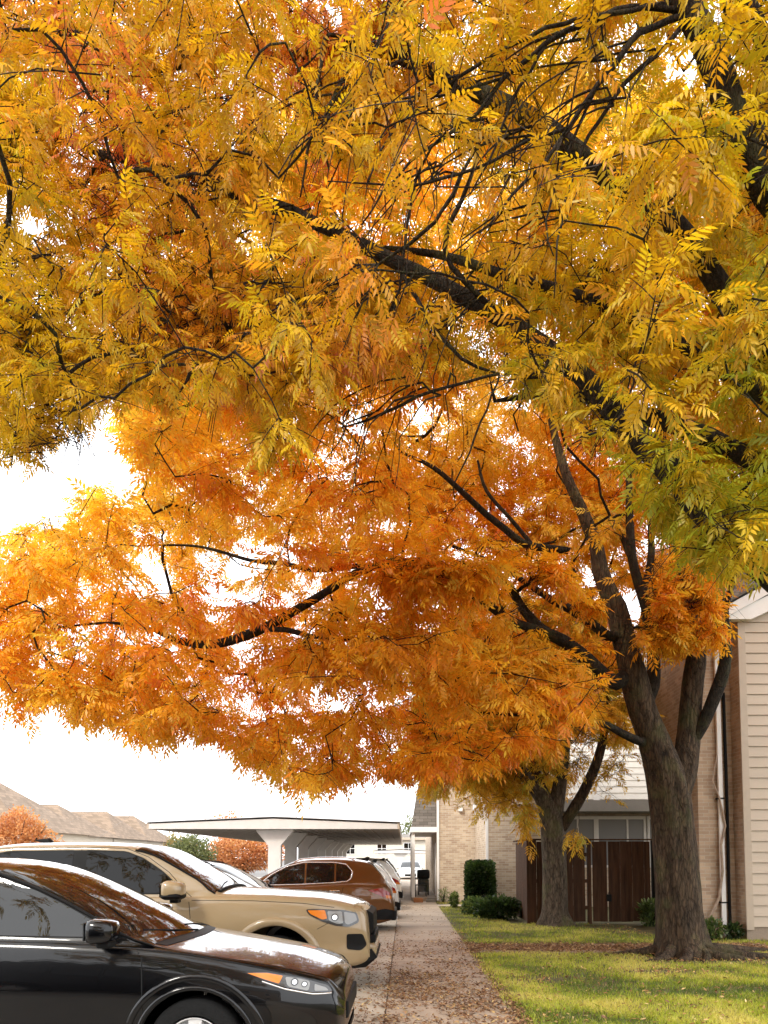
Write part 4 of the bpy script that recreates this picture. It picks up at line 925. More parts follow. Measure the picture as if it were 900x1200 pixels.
# ------------------------------------------------------------------ trees
def cat_pts(P, step):
    P = np.array(P, float); out = []
    for i in range(len(P) - 1):
        p0, p1, p2, p3 = P[max(i - 1, 0)], P[i], P[i + 1], P[min(i + 2, len(P) - 1)]
        n = max(1, int(np.linalg.norm(p2[:3] - p1[:3]) / step))
        for k in range(n):
            t = k / n
            out.append(0.5 * (2 * p1 + (p2 - p0) * t + (2 * p0 - 5 * p1 + 4 * p2 - p3) * t * t + (3 * p1 - p0 - 3 * p2 + p3) * t**3))
    out.append(P[-1]); return np.array(out)
class Skel:
    def __init__(s): s.p = np.zeros((120000, 3)); s.par = np.full(120000, -1); s.rm = np.zeros(120000); s.n = 0; s.attach_ok = np.ones(120000, bool); s.free = np.zeros(120000, bool)
    def add(s, p, par, rm=0.0, ok=True):
        s.p[s.n] = p; s.par[s.n] = par; s.rm[s.n] = rm; s.attach_ok[s.n] = ok; s.n += 1; return s.n - 1
    def limb(s, pts, par=None, step=0.14, ok=True, wob=0.0):
        """pts rows: x,y,z,r ; par None -> nearest existing node"""
        P = cat_pts(pts, step)
        if s.n == 0: last = -1
        elif par is None:
            d = np.linalg.norm(s.p[:s.n] - P[0, :3], axis=1); last = int(np.argmin(d))
        else: last = par
        for i, q in enumerate(P):
            w_ = rng.normal(0, wob, 3) if i > 0 else 0
            last = s.add(q[:3] + w_, last, max(q[3], 0.003), ok)
        return last
    def grow(s, A, maxseg=0.22, droop=0.12, jit=0.035, ub=0.0):
        base = s.p[:s.n].copy(); ok = s.attach_ok[:s.n]
        bb = base[ok]
        d0 = np.array([np.min(np.linalg.norm(bb - a, axis=1)) for a in A]); tips = []
        for i in np.argsort(d0):
            a = A[i]; n = s.n; dv = s.p[:n] - a; d = np.sqrt((dv**2).sum(1)) + np.where(s.attach_ok[:n], 0, 99) + ub * np.maximum(0, dv[:, 2]); k = int(np.argmin(d))
            p = s.p[k]; q = s.par[k]; dr = p - s.p[q] if q >= 0 else np.array([0, 0, 1.0]); dr = dr / (np.linalg.norm(dr) + 1e-9)
            D = np.linalg.norm(a - p); 
            if D < 0.05: tips.append((k, dr)); continue
            to = (a - p) / D; b1 = p + (dr * .55 + to * .6) * D * .35; b2 = a - to * D * .3 + np.array([0, 0, droop * D])
            m = max(2, int(D / maxseg)); last = k
            for j in range(1, m + 1):
                t = j / m; x = p * (1 - t)**3 + 3 * b1 * t * (1 - t)**2 + 3 * b2 * t * t * (1 - t) + a * t**3
                if j < m: x = x + rng.normal(0, jit, 3) * min(1, D)
                last = s.add(x, last)
            dd = s.p[last] - s.p[s.par[last]]; tips.append((last, dd / (np.linalg.norm(dd) + 1e-9)))
        return tips
    def radii(s, tip=0.0045, e=2.2, cap=0.05):
        n = s.n; acc = np.zeros(n); r = np.zeros(n); has = np.zeros(n, bool)
        for i in range(n - 1, -1, -1):
            base = max(tip, acc[i] ** (1 / e) if acc[i] > 0 else tip)
            r[i] = s.rm[i] if s.rm[i] > 0 else min(base, cap)
            if s.par[i] >= 0: acc[s.par[i]] += min(r[i], cap * 1.5) ** e
        s.r = r; return r
    def mesh(s, name, mat, parent, rlo=0.0, rhi=9, sides=(5, 8, 14, 28), knob=0.0, flare=None):
        n = s.n; r = s.r; kids = [[] for _ in range(n)]
        for i in range(n):
            if s.par[i] >= 0: kids[s.par[i]].append(i)
        V = []; Lp = []; Ct = []; nv = 0
        starts = [(i, -1) for i in range(n) if s.par[i] < 0]; 
        while starts:
            i, pr = starts.pop(); ch = [pr] if pr >= 0 else []; rr = []
            if pr >= 0: rr.append(r[i])      # begin inside the parent with own radius
            cur = i
            while True:
                ch.append(cur); rr.append(r[cur]); ks = kids[cur]
                if not ks: break
                # continue in the straightest/thickest child
                if len(ks) > 1:
                    dprev = s.p[cur] - s.p[ch[-2]] if len(ch) > 1 else np.array([0, 0, 1.])
                    sc = [r[k] * 3 / (r[cur] + 1e-9) + np.dot(s.p[k] - s.p[cur], dprev) / (np.linalg.norm(s.p[k] - s.p[cur]) * np.linalg.norm(dprev) + 1e-9) for k in ks]
                    b = int(np.argmax(sc)); starts += [(k, cur) for j, k in enumerate(ks) if j != b]; cur = ks[b]
                else: cur = ks[0]
            P = s.p[ch]; rr = np.array(rr); rmax = rr.max()
            if len(P) < 2 or not (rlo <= rmax < rhi): continue
            # no sudden jumps
            for j in range(1, len(rr)): rr[j] = min(rr[j], rr[j - 1] * 1.02) if rmax < 0.2 else rr[j]
            sd = sides[0] if rmax < .012 else sides[1] if rmax < .05 else sides[2] if rmax < .2 else sides[3]
            T = np.gradient(P, axis=0); T /= np.linalg.norm(T, axis=1)[:, None] + 1e-9
            ref = np.array([0.2, 0.9, 0.1]); a = np.cross(T[0], ref); a /= np.linalg.norm(a) + 1e-9; ang = np.linspace(0, 2 * np.pi, sd, endpoint=False)
            for j in range(len(P)):
                a = a - T[j] * np.dot(a, T[j]); a /= np.linalg.norm(a) + 1e-9; b = np.cross(T[j], a)
                rad = rr[j] * np.ones(sd)
                pts0 = P[j] + np.outer(np.cos(ang), a) + np.outer(np.sin(ang), b)
                if knob and rr[j] > 0.03:
                    for q in range(sd):
                        rad[q] *= 1 + knob * (mnoise.noise(Vector(pts0[q] * 2.2)) * .8 + mnoise.noise(Vector((pts0[q][0] * 7, pts0[q][1] * 7, pts0[q][2] * 2.0))) * .35)
                if flare is not None and rmax > 0.2: rad = flare(P[j], ang, a, b, rad)
                V.append(P[j] + np.outer(np.cos(ang) * rad, a) + np.outer(np.sin(ang) * rad, b))
            m = len(P); idx = nv + np.arange(m * sd).reshape(m, sd)
            A_ = idx[:-1]; B_ = idx[1:]; A2 = np.roll(A_, -1, 1); B2 = np.roll(B_, -1, 1)
            Lp.append(np.stack([A_, A2, B2, B_], -1).reshape(-1)); Ct.append(np.full((m - 1) * sd, 4)); 
            Lp.append(idx[-1]); Ct.append([sd]); nv += m * sd
        return np_mesh(name, np.concatenate(V), np.concatenate(Lp), np.concatenate(Ct), mat, parent, True)

def leaf_template(L, pairs, ll, lw, lance=False, seed=0):
    r = np.random.default_rng(seed); V = []; F = []
    def leaflet(base, d, side, ln, wd, nrm):
        k = len(V); d = d / np.linalg.norm(d)
        dr = np.array([0, 0, -1.0])
        if lance:
            p1 = base + d * ln * .35 + dr * ln * .03; p2 = base + d * ln * .72 + dr * ln * .12; tip = base + d * ln + dr * ln * .28
            V.extend([base, p1 + side * wd, p2 + side * wd * .75, tip, p2 - side * wd * .75, p1 - side * wd]); F.append([k, k + 1, k + 2, k + 3, k + 4, k + 5])
        else:
            m = base + d * ln * .48 + dr * ln * .04; tip = base + d * ln + dr * ln * .18
            V.extend([base, m + side * wd, tip, m - side * wd]); F.append([k, k + 1, k + 2, k + 3])
    curve = r.uniform(.15, .45); bend = r.uniform(-.2, .2)
    for i in range(pairs + 1):
        t = (i + .9) / (pairs + 1); pos = np.array([t * L, bend * L * t * t, -curve * L * t * t])
        fw = np.array([1, 2 * bend * t, -2 * curve * t]); fw /= np.linalg.norm(fw)
        sd = np.array([-fw[1], fw[0], 0]); sz = np.sin(np.pi * (0.18 + 0.72 * t)) ** .5
        if i == pairs: leaflet(pos, fw, sd, ll * .95, lw, None); break
        for s_ in (-1, 1):
            ang = R(62 - 22 * t + r.uniform(-8, 8)); d = fw * math.cos(ang) + sd * s_ * math.sin(ang) + np.array([0, 0, r.uniform(-.35, .02)])
            perp = np.cross(d, np.array([r.uniform(-.3, .3), r.uniform(-.3, .3), 1.0])); perp /= np.linalg.norm(perp)
            leaflet(pos, d, perp, ll * sz * r.uniform(.85, 1.1), lw * sz, None)
    k = len(V); V.extend([np.array([0, -.0015, 0]), np.array([0, .0015, 0]), pos + [0, .001, 0], pos - [0, .001, 0]]); F.append([k, k + 1, k + 2, k + 3])
    return np.array(V), F
def scatter_leaves(name, base, fwd, up, size, col, templates, mat, parent, tid=None):
    n = len(base); f = fwd / (np.linalg.norm(fwd, axis=1)[:, None] + 1e-9)
    y = np.cross(up, f); y /= np.linalg.norm(y, axis=1)[:, None] + 1e-9; z = np.cross(f, y)
    Mx = np.stack([f, y, z], axis=2) * size[:, None, None]
    if tid is None: tid = rng.integers(0, len(templates), n)
    Vs, Ls, Cs, Co = [], [], [], []; nv = 0
    for k, (TV, TF) in enumerate(templates):
        sel = np.where(tid == k)[0]
        if not len(sel): continue
        P = np.einsum('nij,mj->nmi', Mx[sel], TV) + base[sel][:, None, :]
        m = len(TV); fl = np.concatenate(TF); fc = [len(x) for x in TF]
        Vs.append(P.reshape(-1, 3)); off = nv + np.arange(len(sel)) * m
        Ls.append((fl[None, :] + off[:, None]).ravel()); Cs.append(np.tile(fc, len(sel))); Co.append(np.repeat(col[sel], m, 0)); nv += m * len(sel)
    return np_mesh(name, np.concatenate(Vs), np.concatenate(Ls), np.concatenate(Cs), mat, parent, False, np.concatenate(Co))
def inpoly(u, v, poly):
    P = np.array(poly, float); ins = np.zeros(len(u), bool); j = len(P) - 1
    for i in range(len(P)):
        xi, yi = P[i]; xj, yj = P[j]; c = ((yi > v) != (yj > v)) & (u < (xj - xi) * (v - yi) / (yj - yi + 1e-12) + xi); ins ^= c; j = i
    return ins
def noise3(P, sc, seed=0.0):
    return np.array([mnoise.noise(Vector((p[0] * sc + seed, p[1] * sc - seed, p[2] * sc + seed * .5))) for p in P])
def foliage(name, tips, parent, templates, mat, colf, n_tw=4, n_lf=8, tl=(.3, .55), flat=.5, size=(.8, 1.15), twig_mat=None, droop=.22, keepf=None):
    """twiglets around each growth tip with alternate compound leaves"""
    c = np.array([t[0] for t in tips]); d = np.array([t[1] for t in tips]); N = len(c) * n_tw
    size_f = None; C0 = np.repeat(c, n_tw, 0); D0 = np.repeat(d, n_tw, 0)
    rd = rng.normal(0, 1, (N, 3)); rd[:, 2] *= flat; rd /= np.linalg.norm(rd, axis=1)[:, None]
    tw = D0 * .55 + rd; tw[:, 2] -= .1; tw /= np.linalg.norm(tw, axis=1)[:, None]
    ln = rng.uniform(*tl, N); s0 = C0 - D0 * rng.uniform(0, .3, N)[:, None]
    ts = (np.arange(n_lf) + .6) / n_lf
    def pos(t): return s0[:, None, :] + tw[:, None, :] * (ln[:, None] * t)[..., None] - np.array([0, 0, 1.0]) * ((ln[:, None] * t**2) * .12)[..., None]
    P = pos(np.tile(ts, (N, 1)))
    sd = np.cross(tw, np.array([0, 0, 1.0])); sd /= np.linalg.norm(sd, axis=1)[:, None] + 1e-6
    sgn = np.where(np.arange(n_lf) % 2 == 0, 1, -1)[None, :, None]
    fw = tw[:, None, :] * .75 + sd[:, None, :] * sgn * .8 + rng.normal(0, .33, (N, n_lf, 3)); fw[..., 2] -= droop
    up = np.array([0, 0, 1.0]) + rng.normal(0, .38, (N, n_lf, 3))
    base = P.reshape(-1, 3); fw = fw.reshape(-1, 3); up = up.reshape(-1, 3)
    base = base + rng.normal(0, .015, base.shape)
    sz = rng.uniform(*size, len(base)) * (np.clip(.80 + .07 * base[:, 0], .72, 1.0) if name == 'crown' and parent.name.endswith('.002') else 1.0); cid = np.repeat(np.arange(len(c)), n_tw * n_lf)
    if keepf is not None:
        kk = keepf(base); base, fw, up, sz, cid = base[kk], fw[kk], up[kk], sz[kk], cid[kk]
    col = colf(base, cid)
    o = scatter_leaves(name, base, fw, up, sz, col, templates, mat, parent)
    # twiglets as thin three-sided tubes
    tt = np.array([0, .5, 1.0]); Q = pos(np.tile(tt, (N, 1))); ang = np.array([0, 2.09, 4.19])
    ring = np.stack([np.outer(np.ones(N), np.cos(a)) * 0 for a in ang]); V = np.zeros((N, 3, 3, 3)); rr = np.array([.0042, .0032, .0015])
    s2 = np.cross(tw, sd)
    for k in range(3):
        for a in range(3): V[:, k, a] = Q[:, k] + (sd * math.cos(ang[a]) + s2 * math.sin(ang[a])) * rr[k]
    idx = np.arange(N * 9).reshape(N, 3, 3); L_ = []
    for k in range(2):
        for a in range(3): L_.append(np.stack([idx[:, k, a], idx[:, k, (a + 1) % 3], idx[:, k + 1, (a + 1) % 3], idx[:, k + 1, a]], -1))
    L_ = np.stack(L_, 1).reshape(-1)
    np_mesh('twigs', V.reshape(-1, 3), L_, np.full(N * 6, 4), twig_mat or M['twig'], o, True)
    return o

def lim(spec):
    """rows (u, v, depth, radius) -> xyz r"""
    return [(*at(u, v, Y), r) for u, v, Y, r in spec]
def palette(stops):
    xs = [s[0] for s in stops]; cs = np.array([s[1] for s in stops])
    return lambda t: np.stack([np.interp(t, xs, cs[:, k]) for k in range(3)], -1)
def dist_seg(u, v, lines):
    best = np.full(len(u), 1e9)
    for L in lines:
        for (x0, y0), (x1, y1) in zip(L[:-1], L[1:]):
            dx, dy = x1 - x0, y1 - y0; t = np.clip(((u - x0) * dx + (v - y0) * dy) / (dx * dx + dy * dy + 1e-9), 0, 1)
            best = np.minimum(best, np.hypot(u - x0 - t * dx, v - y0 - t * dy))
    return best

# ---- main orange tree
TA = np.array([4.56, 12.75, 0.0])
tA = thing('autumn_tree', 'big orange autumn tree with forked thick trunk on the lawn, crown over the parked cars', 'tree', tuple(TA))
A = Skel()
Ya = 12.75
trunkA = [(800, 1126, Ya, .47), (799, 1110, Ya, .40), (797, 1080, Ya, .375), (794, 1040, Ya, .36), (790, 990, Ya, .345), (786, 950, Ya, .345), (783, 925, Ya, .345), (775, 895, Ya - .03, .30), (764, 862, Ya - .06, .245), (752, 830, Ya - .08, .235), (744, 800, Ya - .1, .23), (738, 775, Ya - .1, .215), (730, 745, Ya, .19), (722, 712, Ya, .175), (715, 698, Ya, .15), (703, 668, Ya + .1, .135), (700, 645, Ya + .1, .12), (685, 605, Ya + .1, .105), (665, 560, Ya + .2, .085), (650, 510, Ya + .3, .065), (640, 460, Ya + .4, .05), (628, 400, Ya + .5, .035), (615, 330, Ya + .6, .02)]
A.limb(lim(trunkA))
A_l = []
def aL(spec, **k): A_l.append([(s[0], s[1]) for s in spec]); return A.limb(lim(spec), **k)
aL([(790, 935, Ya + .05, .24), (800, 905, Ya + .1, .225), (806, 870, Ya + .15, .20), (809, 835, Ya + .15, .185), (812, 800, Ya + .1, .175), (816, 765, Ya, .16), (812, 720, Ya + .2, .12), (800, 670, Ya + .5, .10), (790, 600, Ya + .7, .08), (778, 520, Ya + .9, .06), (770, 430, Ya + 1, .04), (765, 340, Ya + 1, .025)])
aL([(812, 868, Ya + .1, .10), (824, 848, Ya, .115), (838, 815, Ya - .1, .11), (848, 785, Ya - .2, .10), (852, 750, Ya - .3, .08), (850, 715, Ya - .4, .055), (862, 670, Ya - .5, .04), (872, 610, Ya - .4, .03)])
aL([(752, 835, Ya + .2, .12), (764, 805, Ya + .3, .12), (766, 775, Ya + .35, .11), (764, 740, Ya + .4, .095), (750, 690, Ya + .5, .085), (741, 655, Ya + .5, .08), (738, 610, Ya + .5, .07), (737, 565, Ya + .6, .055), (735, 500, Ya + .7, .04), (728, 420, Ya + .8, .028)])
aL([(752, 700, Ya + .5, .06), (762, 660, Ya + .6, .065), (763, 630, Ya + .6, .06), (762, 580, Ya + .7, .05), (768, 520, Ya + .8, .035), (776, 450, Ya + 1, .025)])
aL([(722, 712, Ya, .14), (706, 694, Ya - .1, .13), (690, 675, Ya - .2, .12), (676, 658, Ya - .3, .105), (665, 643, Ya - .35, .09), (652, 615, Ya - .4, .08), (640, 590, Ya - .5, .075), (622, 566, Ya - .6, .07), (595, 545, Ya - .7, .06), (560, 525, Ya - .8, .045), (520, 500, Ya - .9, .03), (480, 470, Ya - 1, .02)])
aL([(665, 645, Ya - .35, .06), (640, 642, Ya - .4, .06), (615, 638, Ya - .5, .06), (592, 620, Ya - .6, .055), (570, 603, Ya - .7, .052), (540, 575, Ya - .8, .045), (508, 548, Ya - .9, .035), (470, 530, Ya - 1, .02)])
aL([(625, 640, Ya - .5, .035), (600, 610, Ya - .3, .035), (570, 575, Ya - .2, .03), (560, 540, Ya - .1, .02)])
aL([(640, 590, Ya - .5, .05), (625, 560, Ya - .4, .045), (610, 515, Ya - .3, .035), (600, 470, Ya - .2, .02)])
aL([(735, 790, Ya - .1, .13), (722, 800, Ya - .3, .125), (706, 790, Ya - .5, .12), (690, 775, Ya - .7, .115), (662, 752, Ya - .9, .10), (635, 738, Ya - 1.1, .085), (610, 710, Ya - 1.3, .07), (596, 685, Ya - 1.4, .055), (570, 668, Ya - 1.5, .04), (520, 655, Ya - 1.6, .03)])
aL([(728, 745, Ya, .09), (712, 745, Ya - .2, .085), (690, 728, Ya - .3, .08), (665, 712, Ya - .4, .07), (650, 705, Ya - .5, .06), (620, 685, Ya - .6, .05), (580, 660, Ya - .7, .035), (530, 640, Ya - .8, .025)])
aL([(752, 870, Ya - .2, .07), (730, 860, Ya - .4, .065), (712, 850, Ya - .6, .055), (695, 846, Ya - .8, .045), (660, 840, Ya - 1.0, .035), (610, 838, Ya - 1.3, .025), (560, 835, Ya - 1.5, .018)])
# long low limb reaching left over the cars
aL([(640, 740, Ya - 1.1, .07), (600, 728, Ya - 1.5, .065), (560, 700, Ya - 1.9, .06), (510, 672, Ya - 2.1, .058), (470, 658, Ya - 2.2, .055), (425, 668, Ya - 2.3, .055), (385, 692, Ya - 2.3, .06), (345, 716, Ya - 2.3, .065), (300, 740, Ya - 2.3, .07), (250, 755, Ya - 2.3, .06), (205, 750, Ya - 2.2, .045), (180, 738, Ya - 2.2, .03), (130, 730, Ya - 2.2, .02), (70, 735, Ya - 2.1, .012)])
aL([(305, 738, Ya - 2.3, .035), (335, 738, Ya - 2.5, .04), (362, 745, Ya - 2.6, .03), (400, 750, Ya - 2.7, .015)])
aL([(510, 672, Ya - 2.0, .04), (440, 662, Ya - 1.7, .04), (372, 668, Ya - 1.5, .04), (330, 660, Ya - 1.4, .035), (295, 657, Ya - 1.3, .03), (230, 640, Ya - 1.2, .02), (160, 640, Ya - 1.1, .012)])
aL([(600, 728, Ya - 1.5, .05), (540, 765, Ya - 1.6, .05), (470, 800, Ya - 1.8, .05), (430, 828, Ya - 1.9, .05), (400, 815, Ya - 2.0, .05), (372, 815, Ya - 2.0, .045), (348, 823, Ya - 2.0, .035), (300, 830, Ya - 2.1, .02)])
aL([(665, 560, Ya + .2, .05), (600, 440, Ya + 1, .045), (520, 340, Ya + 1.5, .035), (430, 280, Ya + 1.8, .02)])
aL([(778, 520, Ya + .9, .05), (830, 400, Ya + 1.8, .04), (900, 300, Ya + 2.2, .03)])
aL([(640, 590, Ya - .5, .045), (560, 480, Ya + .5, .04), (450, 420, Ya + .8, .03), (330, 420, Ya + 1, .02)])
aL([(740, 655, Ya + .5, .06), (720, 600, Ya + 1.8, .055), (700, 520, Ya + 3, .04), (640, 480, Ya + 4, .025)])
aL([(812, 720, Ya + .2, .07), (880, 640, Ya + 1.5, .06), (960, 560, Ya + 2.5, .04), (1040, 520, Ya + 3, .02)])

maskA = [(-140, 700), (-60, 640), (0, 628), (50, 607), (95, 585), (108, 568), (135, 575), (165, 558), (168, 535), (135, 500), (145, 470), (160, 360), (210, 230), (300, 130), (400, 10), (560, -120), (800, -180), (1000, -60), (1100, 250), (1080, 560), (930, 600), (885, 640), (850, 690), (852, 735), (838, 765), (790, 770), (750, 752), (722, 760), (716, 800), (708, 835), (690, 865), (650, 872), (600, 885), (550, 900), (500, 905), (440, 905), (350, 918), (305, 912), (285, 880), (245, 858), (215, 845), (198, 872), (175, 872), (158, 842), (135, 850), (105, 848), (88, 818), (60, 812), (40, 838), (12, 845), (20, 808), (0, 785), (-60, 790), (-140, 760)]
holesA = [(262, 697, 13, 9), (338, 650, 16, 12), (345, 712, 14, 9), (400, 600, 16, 12), (405, 535, 22, 16), (240, 765, 8, 8), (240, 650, 14, 8), (380, 780, 12, 8), (190, 745, 10, 7), (640, 625, 10, 8), (205, 835, 12, 8), (300, 800, 10, 8), (300, 560, 10, 8)]
def sampleA(n):
    out = []
    while len(out) < n:
        m = 6000; P = np.stack([rng.uniform(-9, 10.5, m), rng.uniform(7.8, 17.8, m), rng.uniform(2.9, 14.5, m)], 1)
        u, v = proj(P); k = inpoly(u, v, maskA)
        e = ((P[:, 0] - .9) / 9.4)**2 + ((P[:, 1] - 12.6) / 4.9)**2 + ((P[:, 2] - 7.6) / 6.4)**2
        k &= (e < 1)
        # inside of the crown is thinner than its shell
        k &= rng.random(m) < np.clip(.30 + .75 * e, 0, 1)
        zb_ = 3.0 + .08 * np.abs(P[:, 0] - .5); k &= P[:, 2] > zb_
        k &= ~((P[:, 1] > 14.6) & (P[:, 0] > 5.2) & (P[:, 2] < 7.3))                 # keeps clear of the houses
        k &= ~((P[:, 0] > 6.2) & (P[:, 2] < 6.6) & (P[:, 1] > 13.9))
        for hu, hv, ra, rb in holesA: k &= ~(((u - hu) / ra)**2 + ((v - hv) / rb)**2 < 1)
        dl = dist_seg(u, v, A_l[:-5]); front = P[:, 1] < Ya + .5
        px = 900 / P[:, 1]
        right = (u > 480) & (v > 480) & (v < 735)
        k &= ~(front & (dl < np.where(right, 16, 9)) & (rng.random(m) < np.where(right, .93, .8)))
        k &= ~(right & (P[:, 1] < Ya - .3) & (v < 650) & (rng.random(m) < .75))
        k &= ~((u > 715) & (v > 700) & (P[:, 1] < Ya - 1.2))
        nn = noise3(P[k], .55, 3.1); keep = nn > -.28
        out += list(P[k][keep])
    return np.array(out[:n])
attA = sampleA(1900)
# sprays that hang right along the lower rim
rim = []
for (x0, y0), (x1, y1) in zip(maskA[24:-1], maskA[25:]):
    L_ = math.hypot(x1 - x0, y1 - y0)
    for k in range(int(L_ / 9)):
        t = rng.random(); Y = rng.uniform(Ya - 3.2, Ya + .6)
        if x0 > 715: Y = rng.uniform(Ya - .9, Ya - .1)
        rim.append(at(x0 + (x1 - x0) * t + rng.normal(0, 4), y0 + (y1 - y0) * t - rng.uniform(4, 26), Y))
# clumps in front of the fork
for (u, v, ru, rv, n, y0, y1) in [(790, 690, 40, 45, 70, -1.1, -.35), (770, 735, 30, 18, 18, -.9, -.4), (832, 715, 18, 30, 16, -1, -.5), (690, 705, 25, 14, 8, -1.2, -.6), (660, 800, 50, 45, 34, -2.2, -.6), (600, 780, 60, 40, 26, -2.4, -.8), (560, 640, 50, 12, 12, -1.9, -1.2), (700, 600, 15, 30, 4, .5, 1.2), (825, 655, 30, 30, 30, -1, .3), (688, 712, 14, 10, 6, -1, -.5), (640, 670, 40, 18, 22, -1.8, -1.2), (500, 760, 60, 50, 22, -3, -1), (400, 760, 60, 50, 20, -3.2, -1.5), (500, 668, 75, 14, 40, -3.3, -2.6), (600, 715, 22, 12, 8, -2.6, -1.9), (620, 560, 120, 85, 150, .9, 3.6), (740, 600, 50, 80, 40, 1.0, 3.0), (480, 560, 60, 50, 25, .5, 2.5), (215, 455, 45, 50, 34, -1.5, 1.5), (180, 500, 30, 25, 12, -1.5, 1), (250, 380, 50, 60, 26, -1, 2)]:
    for k in range(n):
        a_, rr_ = rng.uniform(0, 2 * math.pi), math.sqrt(rng.random()); rim.append(at(u + ru * rr_ * math.cos(a_), v + rv * rr_ * math.sin(a_), Ya + rng.uniform(y0, y1)))
attA = np.concatenate([attA, np.array(rim)])
tipsA = A.grow(attA, maxseg=.24)
A.radii(.0055, 2.05)
def flareA(P, ang, a, b, rad):
    z = P[2]
    if z < 1.1:
        dx = np.outer(np.cos(ang), a) + np.outer(np.sin(ang), b); th = np.arctan2(dx[:, 1], dx[:, 0])
        k = max(0, 1 - z / .75) ** 2.2
        lob = .5 + .5 * np.cos(5 * th + .7); lob2 = .5 + .5 * np.cos(3 * th - 1.1)
        rad = rad * (1 + k * (.22 * lob + .12 * lob2))
    if z < 3.4:
        dx = np.outer(np.cos(ang), a) + np.outer(np.sin(ang), b); th = np.arctan2(dx[:, 1], dx[:, 0])
        rad = rad * (1 + .035 * np.cos(7 * th + .5 * z) + .03 * np.cos(4 * th - .4 * z))
    return rad
def shift_local(o, t): 
    me = o.data; n = len(me.vertices); c = np.empty(n * 3, np.float32); me.vertices.foreach_get('co', c)
    c = c.reshape(-1, 3) - np.array(t, np.float32); me.vertices.foreach_set('co', c.ravel()); me.update()
tr = A.mesh('trunk', M['barkA'], tA, 0.2, 9, knob=.07, flare=flareA, sides=(5, 8, 16, 72)); shift_local(tr, TA)
br = A.mesh('branches', M['barkC'], tr, 0.0, 0.2, knob=.10); shift_local(br, TA)
# surface roots
rq = MB()
for a0, ln, r0 in ((-172, 1.5, .09), (-150, 1.2, .1), (-118, .9, .1), (-80, .8, .1), (-45, 1.2, .1), (-20, 2.2, .11), (0, 2.8, .10), (18, 1.6, .09), (160, 1.3, .08), (60, 1, .08)):
    pts = []; rr = []; a = R(a0); x = y = 0
    for k in range(12):
        t = k / 11; d = .32 + ln * t; aa = a + .35 * math.sin(3 * t + a0); pts.append((d * math.cos(aa), d * math.sin(aa), .16 * (1 - t)**2.5 - .02 + .03 * math.sin(5 * t + a0) * (1 - t) - .03 * t)); rr.append(r0 * (1 - .75 * t))
    rq.tube(pts, rr, 10)
rq.build('roots', M['barkA'], tr, True)
palA = palette([(0, (.84, .26, .02)), (.3, (.93, .40, .02)), (.55, (.95, .50, .03)), (.8, (.95, .59, .045)), (1, (.90, .65, .08))])
def colA(base, cid):
    n = cid.max() + 1; cen = np.zeros((n, 3)); cnt = np.bincount(cid, minlength=n)[:, None]
    for k in range(3): cen[:, k] = np.bincount(cid, base[:, k], n)
    cen /= np.maximum(cnt, 1); t = .52 + .55 * noise3(cen, .35, 1.7) + .35 * noise3(cen, 1.2, 5.0) + rng.normal(0, .07, n)
    t += np.clip((cen[:, 2] - 6.5) / 9, -.12, .3) + np.clip((-2.0 - cen[:, 0]) / 16, 0, .22)
    t = t[cid] + rng.normal(0, .20, len(cid))
    c = palA(np.clip(t, 0, 1)) * rng.uniform(.74, 1.08, len(cid))[:, None]
    return np.clip(c, 0, .95)
tplA = [leaf_template(.225, 4, .112, .0185, False, k) for k in range(7)]
tip_list = lambda S, tips: [(S.p[i].copy(), d) for i, d in tips]
class Buf:
    '''screen of where the bare branches run, so leaves sit above and beside them, not under them'''
    def __init__(s, S, rmin, dil):
        s.d = np.full((1700, 1500), 1e9); n = S.n; i = np.where((S.r[:n] > rmin) & (S.par[:n] >= 0))[0]; a = S.p[i]; b = S.p[S.par[i]]
        for t in np.linspace(0, 1, 14):
            q = a * (1 - t) + b * t; u, v = proj(q); U = (u + 300).astype(int); V = (v + 300).astype(int)
            for dx in range(-dil, dil + 1):
                for dy in range(-dil, dil + 1):
                    if dx * dx + dy * dy > dil * dil + 1: continue
                    x, y = U + dx, V + dy; ok = (x >= 0) & (x < 1500) & (y >= 0) & (y < 1700) & (q[:, 1] > .5)
                    np.minimum.at(s.d, (y[ok], x[ok]), q[ok, 1])
    def hit(s, b, dz):
        u, v = proj(b); x = np.clip((u + 300).astype(int), 0, 1499); y = np.clip((v + 300).astype(int), 0, 1699)
        return (b[:, 1] > .5) & (s.d[y, x] < 1e8) & (b[:, 1] < s.d[y, x] + .05) & (b[:, 1] > s.d[y, x] - 4 * dz)
bufA = Buf(A, .016, 3)
def keepA(b):
    u, v = proj(b); dl = dist_seg(u, v, A_l[:16]); m = len(b); f_ = b[:, 1] < Ya + .3
    dl = np.where((u > 385) & (u < 600) & (v > 650), 99, dl)
    core = (u > 500) & (v > 480) & (v < 730)
    k = ~(f_ & (dl < np.where(core, 13, 7)) & (rng.random(m) < np.where(core, .93, .75)))
    k &= ~((b[:, 1] < Ya + .3) & (u > 712) & (v > 772)); k &= ~(core & f_ & (v < 640) & (u > 560) & (rng.random(m) < .7))
    k &= ~(bufA.hit(b, .6) & (rng.random(m) < .85))
    wv = 16 * noise3(np.stack([u, v, b[:, 1] * 20], 1), .02, 2); k &= inpoly(u + rng.normal(0, 5, m) + wv, v + rng.normal(0, 5, m) + wv - 6, maskA)
    k &= ~((v > 700) & (u > 700) & (u < 748) & (b[:, 1] < Ya + .3))
    k &= ~((b[:, 1] < Ya + .3) & (u > 640) & (v > 722 + (u - 640) * .25) & (v < 800 + (u - 640) * .5) & (rng.random(m) < .55))
    k &= ~(core & (b[:, 1] < Ya + 1.0) & (dl < 15) & (rng.random(m) < .93)); k &= ~((u > 655) & (v > 848) & (u < 760) & (b[:, 1] < Ya + 1.5))
    return k
